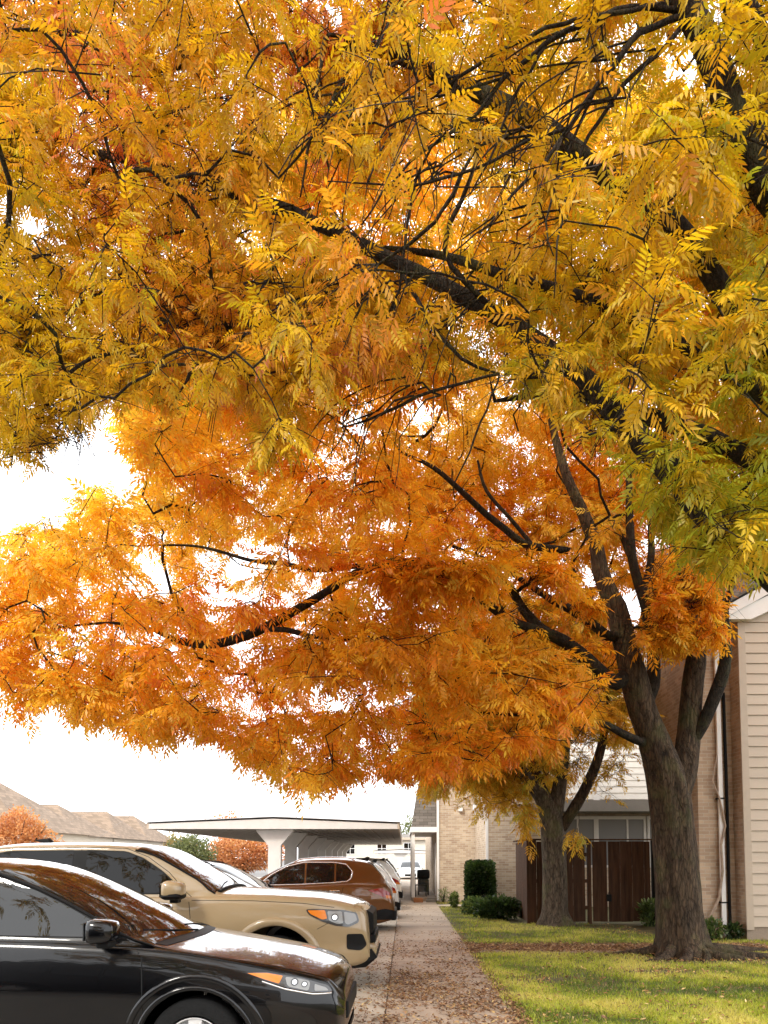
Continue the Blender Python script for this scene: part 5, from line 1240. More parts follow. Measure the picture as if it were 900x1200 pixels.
cA = foliage('crown', tip_list(A, tipsA), tA, tplA, M['leaf'], colA, keepf=keepA, n_tw=4, n_lf=6, tl=(.28, .58), size=(.85, 1.2))
shift_local(cA, TA)
for ch_ in cA.children: shift_local(ch_, TA)

# ---- second, yellower tree
TB = np.array([3.62, 18.4, 0.0]); Yb = 18.4
tB = thing('autumn_tree', 'smaller golden yellow tree with straight pale trunk in front of the board fence', 'tree', tuple(TB))
B = Skel(); B_l = []
def bL(spec, **k): B_l.append([(s[0], s[1]) for s in spec]); return B.limb(lim(spec), **k)
bL([(651, 1087, Yb, .38), (650, 1070, Yb, .31), (650, 1040, Yb, .295), (649, 1000, Yb, .285), (648, 975, Yb, .29), (645, 955, Yb, .27), (638, 938, Yb, .22), (628, 925, Yb - .1, .17), (612, 905, Yb - .3, .15), (590, 885, Yb - .6, .12), (566, 868, Yb - 1, .09), (530, 850, Yb - 1.5, .05), (500, 845, Yb - 2, .03)])
bL([(650, 955, Yb, .2), (655, 925, Yb, .17), (660, 895, Yb, .14), (663, 865, Yb, .12), (668, 820, Yb + .2, .09), (675, 760, Yb + .3, .05)])
bL([(656, 975, Yb, .12), (668, 955, Yb - .1, .135), (683, 930, Yb - .2, .13), (696, 902, Yb - .2, .12), (704, 878, Yb - .2, .11), (710, 845, Yb - .2, .08), (715, 800, Yb, .05)])
bL([(640, 935, Yb, .12), (625, 895, Yb + .3, .11), (610, 850, Yb + .8, .09), (590, 800, Yb + 1, .06), (560, 740, Yb + 1.4, .03)])
maskB = [(478, 870), (480, 905), (500, 925), (540, 950), (585, 945), (610, 965), (628, 992), (640, 975), (620, 940), (650, 905), (668, 950), (672, 990), (690, 995), (684, 962), (700, 930), (726, 935), (735, 880), (745, 780), (700, 700), (560, 700), (470, 780)]
out = []
while len(out) < 620:
    P = np.stack([rng.uniform(-.5, 6.5, 3000), rng.uniform(15.2, 21.5, 3000), rng.uniform(1.7, 8.5, 3000)], 1); u, v = proj(P)
    k = inpoly(u, v, maskB); e = ((P[:, 0] - 3.0) / 3.7)**2 + ((P[:, 1] - 18.3) / 3.2)**2 + ((P[:, 2] - 5.0) / 3.6)**2
    k &= (e < 1) & ~((P[:, 1] > 18.7) & (P[:, 2] < 2.3)) & (noise3(P, .8, 9) > -.2)
    k &= ~((dist_seg(u, v, B_l) < 9) & (P[:, 1] < Yb + .2) & (u > 630) & (v > 840))
    k &= ~((v > 930) & (rng.random(3000) < .5))
    out += list(P[k])
tipsB = B.grow(np.array(out[:620]), maxseg=.26); B.radii(.0045)
def flareB(P, ang, a, b, rad):
    k = max(0, 1 - P[2] / .5) ** 2; th = np.arctan2((np.outer(np.cos(ang), a) + np.outer(np.sin(ang), b))[:, 1], (np.outer(np.cos(ang), a) + np.outer(np.sin(ang), b))[:, 0])
    return rad * (1 + k * .35 * (.5 + .5 * np.cos(4 * th + 1)) + .03 * np.cos(5 * th))
t2 = B.mesh('trunk', M['barkB'], tB, .2, 9, knob=.06, flare=flareB, sides=(5, 8, 14, 48)); shift_local(t2, TB)
b2 = B.mesh('branches', M['barkA'], t2, 0, .2, knob=.08); shift_local(b2, TB)
palB = palette([(0, (.62, .26, .02)), (.4, (.76, .42, .03)), (.75, (.74, .52, .05)), (1, (.52, .50, .06))])
def colB(base, cid):
    n = cid.max() + 1; cen = np.zeros((n, 3)); cnt = np.bincount(cid, minlength=n)[:, None]
    for k in range(3): cen[:, k] = np.bincount(cid, base[:, k], n)
    cen /= np.maximum(cnt, 1); t = .55 + .5 * noise3(cen, .5, 2.2) + .3 * noise3(cen, 1.5, 4) 
    t = t[cid] + rng.normal(0, .18, len(cid)); return np.clip(palB(np.clip(t, 0, 1)) * rng.uniform(.68, 1.1, len(cid))[:, None], 0, .95)
tplB = [leaf_template(.23, 4, .115, .0185, False, 20 + k) for k in range(5)]
def keepB(b):
    u, v = proj(b); m = len(b)
    k = ~((dist_seg(u, v, B_l) < 8) & (b[:, 1] < Yb + .3) & (v > 850) & (rng.random(m) < .85))
    k &= ~((u > 664) & (u < 775) & (v > 868) & (v < 955) & (rng.random(m) < .86)); k &= ~((v > 925) & (u > 500) & (u < 612) & (rng.random(m) < .6)); return k
cB = foliage('crown', tip_list(B, tipsB), tB, tplB, M['leaf'], colB, keepf=keepB, n_tw=4, n_lf=7, tl=(.3, .6), size=(.85, 1.2))
shift_local(cB, TB)
for ch_ in cB.children: shift_local(ch_, TB)

# ---- the near tree: trunk just outside the frame on the right, limbs arching over the view
Yc = 6.2; TC = np.array([4.75, 6.4, 0.0])
tC = thing('autumn_tree', 'near olive gold tree whose arching limbs fill the top, trunk outside the right edge', 'tree', tuple(TC))
Cs = Skel(); C_l = []
def cL(spec, par=None, ok=True, wob=0.0): C_l.append([(s[0], s[1]) for s in spec]); return Cs.limb(lim(spec), par, .12, ok, wob)
Cs.limb([(4.75, 6.4, -.05, .42), (4.75, 6.4, .3, .33), (4.78, 6.4, 1.2, .30), (4.74, 6.38, 2.2, .29), (4.65, 6.35, 3.0, .25), (4.62, 6.3, 3.8, .2), (4.6, 6.3, 4.8, .18), (4.5, 6.3, 6.0, .15), (4.4, 6.4, 7.4, .12), (4.1, 6.6, 9.0, .08), (3.6, 6.8, 10.5, .04)])
Pc = lambda x, y, z: (np.array(proj([[x, y, z]])).ravel())
def fromT(z): 
    i = int(np.argmin(np.abs(Cs.p[:60, 2] - z))); p = Cs.p[i]; u, v = Pc(*p); return (u, v, p[1], .14)
f1 = fromT(3.1); f2 = fromT(3.9); f3 = fromT(4.7); f4 = fromT(5.4); f5 = fromT(6.4)
cL([(*f1[:3], .15), (1010, 735, 6.1, .14), (930, 690, 6.0, .13), (885, 655, 5.95, .12), (858, 628, 5.9, .115), (830, 603, 5.9, .11), (790, 556, 5.9, .105), (765, 530, 5.9, .10), (740, 505, 5.9, .095), (690, 450, 5.95, .085), (635, 405, 6.0, .075), (585, 372, 6.05, .068), (520, 335, 6.1, .06), (450, 300, 6.2, .055), (400, 275, 6.2, .052), (370, 262, 6.25, .05), (340, 248, 6.3, .055), (290, 232, 6.3, .05), (230, 207, 6.4, .045), (180, 193, 6.4, .04), (125, 182, 6.5, .028), (60, 160, 6.6, .02), (-30, 140, 6.7, .012)])
cL([(*f2[:3], .10), (1000, 610, 6.5, .09), (900, 550, 6.6, .085), (850, 522, 6.6, .08), (810, 505, 6.6, .08), (750, 485, 6.7, .07), (700, 468, 6.8, .055), (640, 462, 6.9, .035), (580, 470, 7, .02)])
cL([(*f3[:3], .10), (980, 520, 6.4, .09), (900, 465, 6.5, .08), (840, 428, 6.5, .075), (795, 400, 6.5, .07), (730, 366, 6.6, .062), (670, 345, 6.7, .055), (590, 322, 6.8, .045), (520, 300, 6.9, .035), (450, 290, 7.0, .02)])
cL([(*f4[:3], .12), (1000, 480, 6.0, .11), (900, 395, 6.0, .10), (850, 345, 6.0, .09), (810, 285, 6.0, .085), (775, 250, 6.0, .082), (720, 213, 6.0, .08), (675, 178, 6.0, .08), (650, 158, 6.0, .078), (615, 135, 6.0, .075), (550, 103, 6.1, .065), (510, 85, 6.1, .058), (450, 60, 6.2, .05), (410, 56, 6.3, .045), (340, 65, 6.4, .038), (290, 70, 6.5, .03), (190, 82, 6.6, .02), (100, 110, 6.7, .012)])
cL([(*f5[:3], .12), (1010, 330, 5.6, .12), (920, 250, 5.4, .11), (888, 205, 5.3, .10), (868, 165, 5.25, .10), (850, 110, 5.2, .10), (836, 72, 5.2, .098), (818, 30, 5.2, .095), (795, -5, 5.2, .085), (760, -50, 5.2, .06), (700, -100, 5.2, .04)])
cL([(888, 205, 5.5, .05), (893, 130, 5.5, .06), (897, 70, 5.5, .06), (890, 35, 5.5, .06), (872, -5, 5.5, .055), (840, -60, 5.6, .04)])
cL([(370, 262, 6.25, .035), (345, 290, 6.1, .033), (318, 306, 6.0, .033), (285, 313, 6.0, .032), (250, 315, 6.0, .03), (205, 322, 6.0, .025), (165, 332, 6.0, .02), (110, 345, 6.1, .012), (50, 350, 6.2, .008)])
cL([(322, 305, 6.0, .022), (305, 345, 5.9, .02), (290, 365, 5.9, .018), (268, 386, 5.9, .016), (240, 415, 5.9, .013), (218, 448, 5.9, .010), (200, 478, 5.9, .007)])
cL([(250, 315, 6.0, .025), (215, 330, 5.8, .022), (180, 375, 5.8, .02), (160, 415, 5.8, .017), (145, 445, 5.8, .015), (100, 472, 5.9, .012), (50, 490, 6, .009), (0, 500, 6.1, .007), (-50, 505, 6.2, .005)])
cL([(290, 70, 6.5, .02), (255, 140, 6.3, .02), (240, 180, 6.2, .018), (220, 230, 6.1, .014), (215, 290, 6.1, .01), (218, 340, 6.1, .006)])
cL([(450, 60, 6.2, .03), (380, 20, 6.1, .028), (300, -20, 6.1, .022), (200, -40, 6.2, .014)])
cL([(180, 193, 6.4, .02), (120, 230, 6.2, .018), (60, 270, 6.1, .014), (0, 300, 6.1, .01), (-60, 340, 6.1, .006)])
cL([(340, 65, 6.4, .02), (240, 20, 6.2, .018), (130, 0, 6.1, .013), (20, 20, 6.1, .008)])
cL([(-30, 140, 6.7, .012), (-120, 130, 6.8, .01), (-200, 180, 6.9, .006)])
n_attach = Cs.n
# long bare drooping twigs
tw = [
 [(795, 12, 5.2, .017), (740, 8, 5.1, .016), (685, 28, 5.0, .015), (640, 53, 5.0, .013), (590, 93, 5.0, .012), (560, 133, 5.0, .010), (500, 175, 5.0, .008), (450, 225, 5.0, .006), (425, 262, 5.0, .004)],
 [(797, 20, 5.2, .018), (750, 38, 5.1, .017), (722, 72, 5.0, .016), (700, 100, 5.0, .014), (665, 150, 5.0, .012), (640, 190, 5.0, .010), (615, 215, 5.0, .009), (575, 262, 5.0, .006), (560, 275, 5.0, .004)],
 [(800, 30, 5.2, .014), (770, 65, 5.1, .013), (730, 100, 5.1, .012), (690, 160, 5.1, .010), (668, 215, 5.1, .008), (655, 280, 5.1, .006), (650, 350, 5.1, .003)],
 [(785, 5, 5.2, .012), (720, 15, 5.0, .012), (640, 35, 4.9, .010), (560, 75, 4.9, .009), (500, 120, 4.9, .008), (455, 160, 4.9, .006), (430, 215, 4.9, .004)],
 [(665, 150, 5.0, .010), (620, 165, 5.0, .009), (560, 195, 5.0, .008), (500, 215, 5.0, .007), (440, 215, 5.0, .005), (380, 212, 5.1, .003)],
 [(640, 53, 5.0, .009), (600, 120, 5.0, .008), (572, 190, 5.0, .006), (552, 230, 5.0, .004)],
 [(700, 100, 5.0, .009), (660, 190, 5.1, .008), (640, 260, 5.1, .006), (648, 300, 5.1, .004)],
 [(585, 93, 5.0, .008), (530, 110, 5.0, .007), (470, 115, 5.1, .006), (400, 150, 5.2, .004), (370, 190, 5.2, .003)],
 [(590, 372, 6.0, .02), (545, 330, 5.8, .018), (520, 290, 5.7, .016), (540, 235, 5.6, .014), (560, 185, 5.5, .010)],
 [(560, 170, 5.6, .014), (548, 190, 5.6, .014), (528, 230, 5.6, .013), (508, 262, 5.6, .012), (480, 288, 5.7, .011), (455, 302, 5.8, .009), (420, 330, 5.9, .007), (380, 350, 6, .004)],
 [(470, 320, 6.1, .014), (520, 400, 5.8, .012), (560, 432, 5.8, .010), (580, 438, 5.8, .006)],
 [(585, 438, 5.8, .008), (545, 448, 5.7, .01), (505, 458, 5.7, .011), (470, 475, 5.7, .01), (430, 492, 5.8, .008), (400, 500, 5.8, .005)],
 [(585, 440, 5.8, .008), (570, 480, 5.7, .008), (550, 530, 5.7, .006), (530, 570, 5.7, .004)],
 [(415, 55, 6.2, .014), (385, 40, 6, .012), (375, 75, 5.9, .011), (368, 130, 5.8, .010), (360, 180, 5.8, .008), (352, 230, 5.8, .005)],
 [(415, 58, 6.2, .016), (400, 95, 6, .014), (385, 130, 5.9, .012), (378, 170, 5.9, .010), (385, 200, 5.9, .006)],
 [(400, 275, 6.2, .016), (430, 250, 6, .015), (470, 232, 5.9, .013), (500, 215, 5.9, .010), (520, 195, 5.9, .006)],
 [(500, 215, 5.9, .010), (540, 225, 5.9, .006)],
]
extra = []
for s_ in tw: cL([(a, b, c, d * 1.25) for a, b, c, d in s_], ok=False, wob=.006)
def hang(u, v, Y, n, L, dx):
    for k in range(n):
        a = rng.normal(0, .5); l = L * rng.uniform(.5, 1.2); x, y = u + rng.uniform(-30, 30), v + rng.uniform(-14, 14); d = dx + rng.normal(0, .5); spec = []
        m = 6
        for j in range(m + 1):
            t = j / m; spec.append((x + l * (1.2 * d * t * (1 - .4 * t)) + rng.normal(0, 3.5), y + l * (.12 * t + .7 * t * t), Y + a * t, .0085 * (1 - .75 * t)))
        Cs.limb(lim(spec), None, .12, False)
for a in [(290, 370, 5.9, 5, 110, -.5), (400, 330, 5.9, 8, 190, -.7), (470, 330, 5.9, 8, 230, -.8), (540, 360, 5.9, 8, 210, -.6), (450, 130, 5.2, 6, 160, -.8), (600, 150, 5.1, 7, 180, -.7), (520, 200, 5.6, 8, 170, -.6), (230, 350, 5.9, 6, 120, -.7), (120, 400, 5.9, 5, 90, -1), (700, 110, 5.1, 6, 150, -.7), (660, 40, 5.1, 4, 140, -.9), (500, 450, 5.7, 7, 150, -.8), (420, 480, 5.8, 4, 90, -.9), (310, 340, 5.9, 4, 130, -.4), (350, 250, 6.2, 5, 110, -.6), (180, 380, 5.8, 4, 90, -.5), (560, 100, 5, 4, 120, -.8), (60, 300, 6.0, 5, 110, -.8), (150, 330, 6, 6, 130, -.8), (250, 230, 6.1, 6, 120, -.7), (420, 100, 5.9, 6, 150, -.6), (360, 90, 6, 5, 130, -.5), (740, 60, 5.1, 5, 190, -.9), (640, 250, 5.6, 6, 150, -.7), (580, 330, 5.9, 6, 130, -.6)]: hang(*a)
maskC = [(-330, 530), (-60, 520), (0, 522), (30, 515), (60, 512), (88, 500), (92, 480), (130, 470), (205, 478), (250, 455), (300, 500), (340, 520), (345, 470), (400, 450), (470, 440), (520, 425), (600, 415), (650, 470), (700, 485), (735, 540), (760, 590), (815, 640), (850, 672), (905, 672), (1200, 700), (1250, 100), (1100, -400), (700, -520), (200, -520), (-300, -300)]
def wC(u, v):
    w_ = np.full(len(u), .75)
    def blob(cu, cv, ru, rv, val):
        nonlocal w_
        g = np.exp(-(((u - cu) / ru)**2 + ((v - cv) / rv)**2)); w_ = w_ * (1 - g) + val * g
    blob(520, 240, 120, 90, .08); blob(620, 60, 90, 50, .3); blob(400, 200, 50, 60, .3); blob(560, 30, 50, 40, .1); blob(690, 400, 60, 22, .5); blob(620, 270, 90, 50, .35)
    blob(470, 430, 80, 30, .12); blob(720, 430, 40, 20, .3); blob(215, 112, 24, 26, .0); blob(700, 300, 50, 40, .6); blob(200, 430, 50, 30, .35); blob(60, 430, 40, 30, .5); blob(420, 385, 40, 30, .9); blob(720, 70, 60, 50, .4); blob(840, 60, 40, 60, .3); blob(60, 590, 90, 40, .1)
    blob(300, 170, 80, 60, .75); blob(90, 330, 90, 120, 1.0); blob(150, 120, 120, 80, 1.0); blob(50, 120, 80, 90, 1); blob(370, 330, 80, 50, 1.0); blob(780, 440, 90, 50, 1); blob(850, 250, 60, 80, .9)
    return w_
out = []
while len(out) < 1320:
    m = 5000; P = np.stack([rng.uniform(-8, 8, m), rng.uniform(3.6, 8.6, m), rng.uniform(3.1, 12.2, m)], 1); u, v = proj(P); k = inpoly(u, v, maskC)
    e = ((P[:, 0] - .4) / 7.6)**2 + ((P[:, 1] - 6.1) / 2.7)**2 + ((P[:, 2] - 6.9) / 4.9)**2; k &= e < 1
    k &= rng.random(m) < wC(u, v)
    out_view = (u < -60) | (u > 960) | (v < -60); k &= ~(out_view & (rng.random(m) < .5))
    k &= ~((dist_seg(u, v, C_l[:5]) < 15) & (P[:, 1] < 6.4) & (rng.random(m) < .68))
    k &= ~((dist_seg(u, v, C_l[5:13]) < 10) & (P[:, 1] < 6.3) & (rng.random(m) < .55))
    nn = noise3(P[k], 1.0, 7.7); out += list(P[k][nn > -.22])
attC = np.array(out[:1320]); 
ex = []
for (u, v, Y, n, s_) in [(322, 512, 5.5, 3, 12), (60, 500, 5.9, 14, 26), (35, 520, 5.9, 6, 14), (78, 510, 5.9, 6, 10), (860, 640, 5.6, 8, 22), (830, 600, 5.6, 5, 20), (800, 575, 5.5, 4, 18), (760, 540, 5.6, 3, 14), (890, 600, 5.5, 4, 20), (30, 380, 5.7, 20, 40), (640, 440, 5.6, 12, 24), (700, 500, 5.6, 8, 18), (400, 385, 5.6, 18, 28), (320, 420, 5.6, 12, 25), (90, 60, 6.2, 30, 55), (230, 50, 6.2, 22, 50), (330, 30, 6.2, 16, 40), (110, 210, 6.3, 30, 60), (260, 150, 6.3, 22, 50), (30, 160, 6.3, 18, 40), (180, 310, 6.2, 24, 45), (440, 20, 6.2, 14, 35), (90, 400, 6.2, 18, 35), (240, 390, 6.1, 14, 30), (150, 420, 6.1, 8, 22), (480, 90, 6.2, 10, 30), (600, 20, 6.2, 8, 30)]:
    for k in range(n): ex.append(at(u + rng.normal(0, s_), v + rng.normal(0, s_ * .7), Y + rng.normal(0, .25)))
back = []  # unseen sprays added overhead and behind the camera for the car glass to mirror
while len(back) < 200:
    P = np.stack([rng.uniform(-10, -1, 2000), rng.uniform(-2.5, 3.6, 2000), rng.uniform(5.2, 10.2, 2000)], 1); u, v = proj(P)
    k = (noise3(P, .8, 3) > .02) & ((P[:, 1] < .3) | (v < -60)) & (((P[:, 0] + 2) / 8.5)**2 + ((P[:, 1] - 4) / 6.5)**2 + ((P[:, 2] - 7) / 4)**2 < 1); back += list(P[k])
attC = np.concatenate([attC, np.array(ex), np.array(back[:200])])
tipsC = Cs.grow(attC, maxseg=.16, jit=.02); Cs.radii(.0042, 2.0, cap=.015)
t3 = Cs.mesh('trunk', M['barkC'], tC, .2, 9, knob=.07, sides=(5, 9, 18, 40)); shift_local(t3, TC)
b3 = Cs.mesh('branches', M['barkC'], t3, 0.0, .2, knob=.12, sides=(5, 9, 18, 40)); shift_local(b3, TC)
palC = palette([(0, (.80, .24, .06)), (.18, (.80, .35, .03)), (.4, (.76, .43, .015)), (.62, (.74, .49, .015)), (.82, (.62, .49, .02)), (1, (.42, .45, .03))])
def colC(base, cid):
    n = cid.max() + 1; cen = np.zeros((n, 3)); cnt = np.bincount(cid, minlength=n)[:, None]
    for k in range(3): cen[:, k] = np.bincount(cid, base[:, k], n)
    cen /= np.maximum(cnt, 1); t = .58 + .42 * noise3(cen, .55, 11.7) + .28 * noise3(cen, 1.8, 15) 
    # greener low on the right side of the crown, redder in a few sprays high on the left
    t = np.minimum(t, np.where(cen[:, 0] < .5, .60, .74)); t += .30 * np.exp(-((cen[:, 0] - 2.6)**2 + (cen[:, 2] - 4.0)**2) / 1.4)
    for cx, cz, s2, dv in ((-2.35, 7.75, .35, -.75), (-1.0, 8.7, .4, -.5), (.0, 8.8, .3, -.4), (-1.6, 6.0, .5, -.35), (-.3, 5.4, .3, -.3)): t += dv * np.exp(-((cen[:, 0] - cx)**2 + (cen[:, 2] - cz)**2) / s2)
    t = t[cid] + rng.normal(0, .13, len(cid)); return np.clip(palC(np.clip(t, 0, 1)) * rng.uniform(.64, 1.14, len(cid))[:, None], 0, .95)
tplC = [leaf_template(.195, 5, .078, .0112, True, 40 + k) for k in range(9)]
bufC = Buf(Cs, .0062, 5)
def keepC(b):
    u, v = proj(b); m = len(b); f_ = b[:, 1] < 6.2
    wv = 34 * noise3(np.stack([u, v, b[:, 1] * 20], 1), .014, 2); kin = inpoly(u + rng.normal(0, 6, m), v + rng.normal(0, 8, m) + wv - 2, maskC) | (b[:, 1] < 3.6) | ((u > 300) & (u < 350) & (v < 540))
    k = ~(f_ & (dist_seg(u, v, C_l[:6]) < 12) & (noise3(b, 1.1, 31) > -.02)); k &= ~((b[:, 1] < 5.6) & (dist_seg(u, v, C_l[18:22]) < 12) & (rng.random(m) < .8))
    k &= ~(bufC.hit(b, .45) & (rng.random(m) < .9))
    k &= ~((((u - 535) / 105)**2 + ((v - 225) / 95)**2 < 1) & (rng.random(m) < .6)); return k & kin
cC = foliage('crown', tip_list(Cs, tipsC), tC, tplC, M['leaf'], colC, keepf=keepC, n_tw=4, n_lf=7, tl=(.2, .45), size=(.7, 1.2))
shift_local(cC, TC)
for ch_ in cC.children: shift_local(ch_, TC)

# unseen copy of the near tree, added behind the viewer for window reflections
t5 = tC.copy(); C.objects.link(t5); t5.location = (-7.5, -9.5, 0); t5.rotation_euler = (0, 0, 2.4)
t5['label'] = 'olive gold tree added unseen behind the viewer for the car windows to reflect'
def copy_kids(src, dst):
    for c_ in list(src.children):
        n_ = c_.copy(); C.objects.link(n_); n_.parent = dst; copy_kids(c_, n_)
copy_kids(tC, t5)
# ------------------------------------------------------------------ small plants, hedges, distant trees
def oval_leaf(L, wd, seed=0):
    r = np.random.default_rng(seed); d = r.uniform(.1, .35)
    V = np.array([(0, 0, 0), (L * .35, wd, -d * L * .1), (L * .75, wd * .8, -d * L * .4), (L, 0, -d * L * .8), (L * .75, -wd * .8, -d * L * .4), (L * .35, -wd, -d * L * .1)])
    return V, [[0, 1, 2, 3, 4, 5]]
def leafy(name, label, cat, loc, pts, leafL, leafW, pal, mat, group=None, part='foliage', stems=True, seed=0, up=.5, kindstuff=False, jit=.22):
    root = thing(name, label, cat, tuple(loc), 0, group)
    pts = np.array(pts); n = len(pts); cen = pts.mean(0)
    fw = (pts - cen) + rng.normal(0, .35, (n, 3)) * np.ptp(pts, axis=0).max() * .5; fw[:, 2] += up * np.abs(fw).max(1)
    t = .5 + .5 * noise3(pts, 2.0 / max(.3, np.ptp(pts, axis=0).max() / 2), seed + 1.5) + rng.normal(0, jit, n)
    col = pal(np.clip(t, 0, 1)) * rng.uniform(.8, 1.15, n)[:, None]
    scatter_leaves(part, pts, fw, np.array([0, 0, 1.]) + rng.normal(0, .5, (n, 3)), rng.uniform(.7, 1.3, n), np.clip(col, 0, .95), [oval_leaf(leafL, leafW, k) for k in range(4)], mat, root)
    if stems:
        q = MB()
        for k in range(9):
            p = pts[rng.integers(0, n)]; q.tube([(p[0] * .15, p[1] * .15, 0), (p[0] * .6, p[1] * .6, p[2] * .5), tuple(p)], [.012, .009, .004], 5)
        q.build('stem', M['twig'], root, True)
    return root
palG = palette([(0, (.018, .035, .010)), (.5, (.04, .075, .018)), (1, (.10, .16, .04))])
palG2 = palette([(0, (.05, .08, .02)), (.5, (.10, .16, .04)), (1, (.28, .33, .10))])
palO = palette([(0, (.42, .16, .07)), (.5, (.60, .27, .11)), (1, (.66, .40, .20))])
palGd = palette([(0, (.08, .10, .04)), (.5, (.15, .17, .07)), (1, (.24, .26, .12))])
def box_pts(n, a, b, h, z0=0.05, p=4, shell=.75):
    d = rng.normal(0, 1, (n, 3)); d /= (np.abs(d)**p).sum(1)[:, None]**(1 / p); r = rng.uniform(shell, 1, n)[:, None]
    P = d * r * np.array([a, b, h / 2]); P[:, 2] += z0 + h / 2; return P
def blob_pts(n, a, b, h, z0=0, shell=.5, lump=.25, seed=0):
    d = rng.normal(0, 1, (n, 3)); d /= np.linalg.norm(d, axis=1)[:, None]; k = 1 + lump * noise3(d * 2.2, 1, seed)
    r = rng.uniform(shell, 1, n) ** .6; P = d * (r * k)[:, None] * np.array([a, b, h / 2]); P[:, 2] += z0 + h / 2; return P[P[:, 2] > z0]
p = at(556, 1060, 25.2)
leafy('hedge', 'tall clipped dark green hedge against the tan brick bay', 'hedge', (p[0], 23.3, 0), box_pts(17000, .43, .48, 1.45, p=9, shell=.62) + rng.normal(0, .018, (17000, 3)), .06, .022, palette([(0, (.010, .022, .006)), (.6, (.028, .055, .012)), (1, (.085, .13, .03))]), M['leaf'], seed=1)
leafy('shrub', 'small rounded shrub left of the tall clipped hedge at the brick wall', 'shrub', (1.62, 25.2, 0), blob_pts(1000, .16, .2, .5, 0, .3, .3, 2), .05, .018, palG2, M['leaf'], seed=2)
leafy('shrub', 'thin twiggy weed at the foot of the tan brick wall', 'plant', (1.42, 28.1, 0), blob_pts(260, .22, .2, .55, 0, .2, .5, 3), .05, .014, palG2, M['leaf'], seed=3)
leafy('shrub', 'broad leafy dark shrub at the near corner of the fence', 'shrub', (2.45, 20.2, 0), blob_pts(2900, .66, .45, .60, 0, .25, .35, 4), .085, .026, palG, M['leaf'], seed=4)
leafy('shrub', 'low leafy shrub between the clipped hedge and the fence shrub', 'shrub', (1.98, 22.0, 0), blob_pts(1300, .34, .34, .46, 0, .25, .4, 5), .08, .024, palG2, M['leaf'], seed=5)
leafy('shrub', 'tuft of long leaves beside the gate and the big trunk', 'plant', (5.85, 18.3, 0), blob_pts(700, .3, .25, .62, 0, .2, .4, 6), .10, .022, palG2, M['leaf'], seed=6)
leafy('shrub', 'scraggly green plant at the foot of the vine and downspout', 'plant', (6.02, 15.25, 0), blob_pts(520, .28, .2, .42, 0, .2, .5, 7), .085, .02, palG2, M['leaf'], seed=7)
leafy('shrub', 'dark low plant under the corner board of the sided house', 'plant', (6.52, 15.3, 0), blob_pts(420, .15, .15, .34, 0, .2, .4, 8), .06, .018, palG, M['leaf'], seed=8)
# distant trees
def far_tree(label, loc, a, b, h, z0, pal, leafL, n, seed, cat='tree', lump=.35):
    r_ = leafy('distant_tree', label, cat, loc, blob_pts(n, a, b, h, z0, .2, lump, seed), leafL, leafL * .35, pal, M['leaf'], None, 'crown', False, seed)
    q = MB(); q.tube([(0, 0, -.3), (0.05, 0, z0 + h * .3), (-.05, 0, z0 + h * .7)], [.16, .12, .04], 8); 
    for k in range(10):
        an = rng.uniform(0, 6.28); q.tube([(0, 0, z0 * .8 + .2), (a * .4 * math.cos(an), b * .4 * math.sin(an), z0 + h * .45), (a * .85 * math.cos(an), b * .85 * math.sin(an), z0 + h * rng.uniform(.5, .85))], [.05, .03, .01], 5)
    q.build('trunk', M['twig'], r_, True); return r_
p = at(18, 985, 32); far_tree('rounded orange leaved tree before the row houses at the left edge', (p[0], 32, 0), 1.65, 1.6, 3.0, .7, palO, .11, 9000, 21, lump=.55)
p = at(222, 990, 44); far_tree('rounded dark green bush tree left of the carport column', (p[0], 44, 0), 1.5, 1.4, 2.6, .3, palGd, .12, 6500, 22)
p = at(285, 985, 60); far_tree('wide low orange tree seen under the carport roof', (p[0], 60, 0), 3.4, 2, 3.0, .4, palO, .18, 9000, 23)
p = at(268, 960, 90); far_tree('orange treetop poking above the left half of the carport roof', (p[0], 90, 0), 2.6, 2, 4.0, 3.0, palO, .2, 2600, 24)
p = at(335, 960, 95); far_tree('pale bare treetop just above the carport ridge', (p[0], 95, 0), 3.6, 2, 3.8, 3.0, palette([(0, (.4, .3, .2)), (1, (.55, .42, .3))]), .16, 900, 25)
p = at(484, 970, 92); far_tree('pale green treetop above the far carport by the porch', (p[0], 92, 0), 1.9, 2, 5.0, 1.8, palGd, .2, 2600, 26)
p = at(160, 985, 58); far_tree('olive green tree behind the green bush, half hidden by the tan pickup', (p[0] + 3.2, 58, 0), 1.4, 1.4, 3.2, .3, palette([(0, (.3, .2, .08)), (1, (.4, .33, .15))]), .14, 4000, 27)

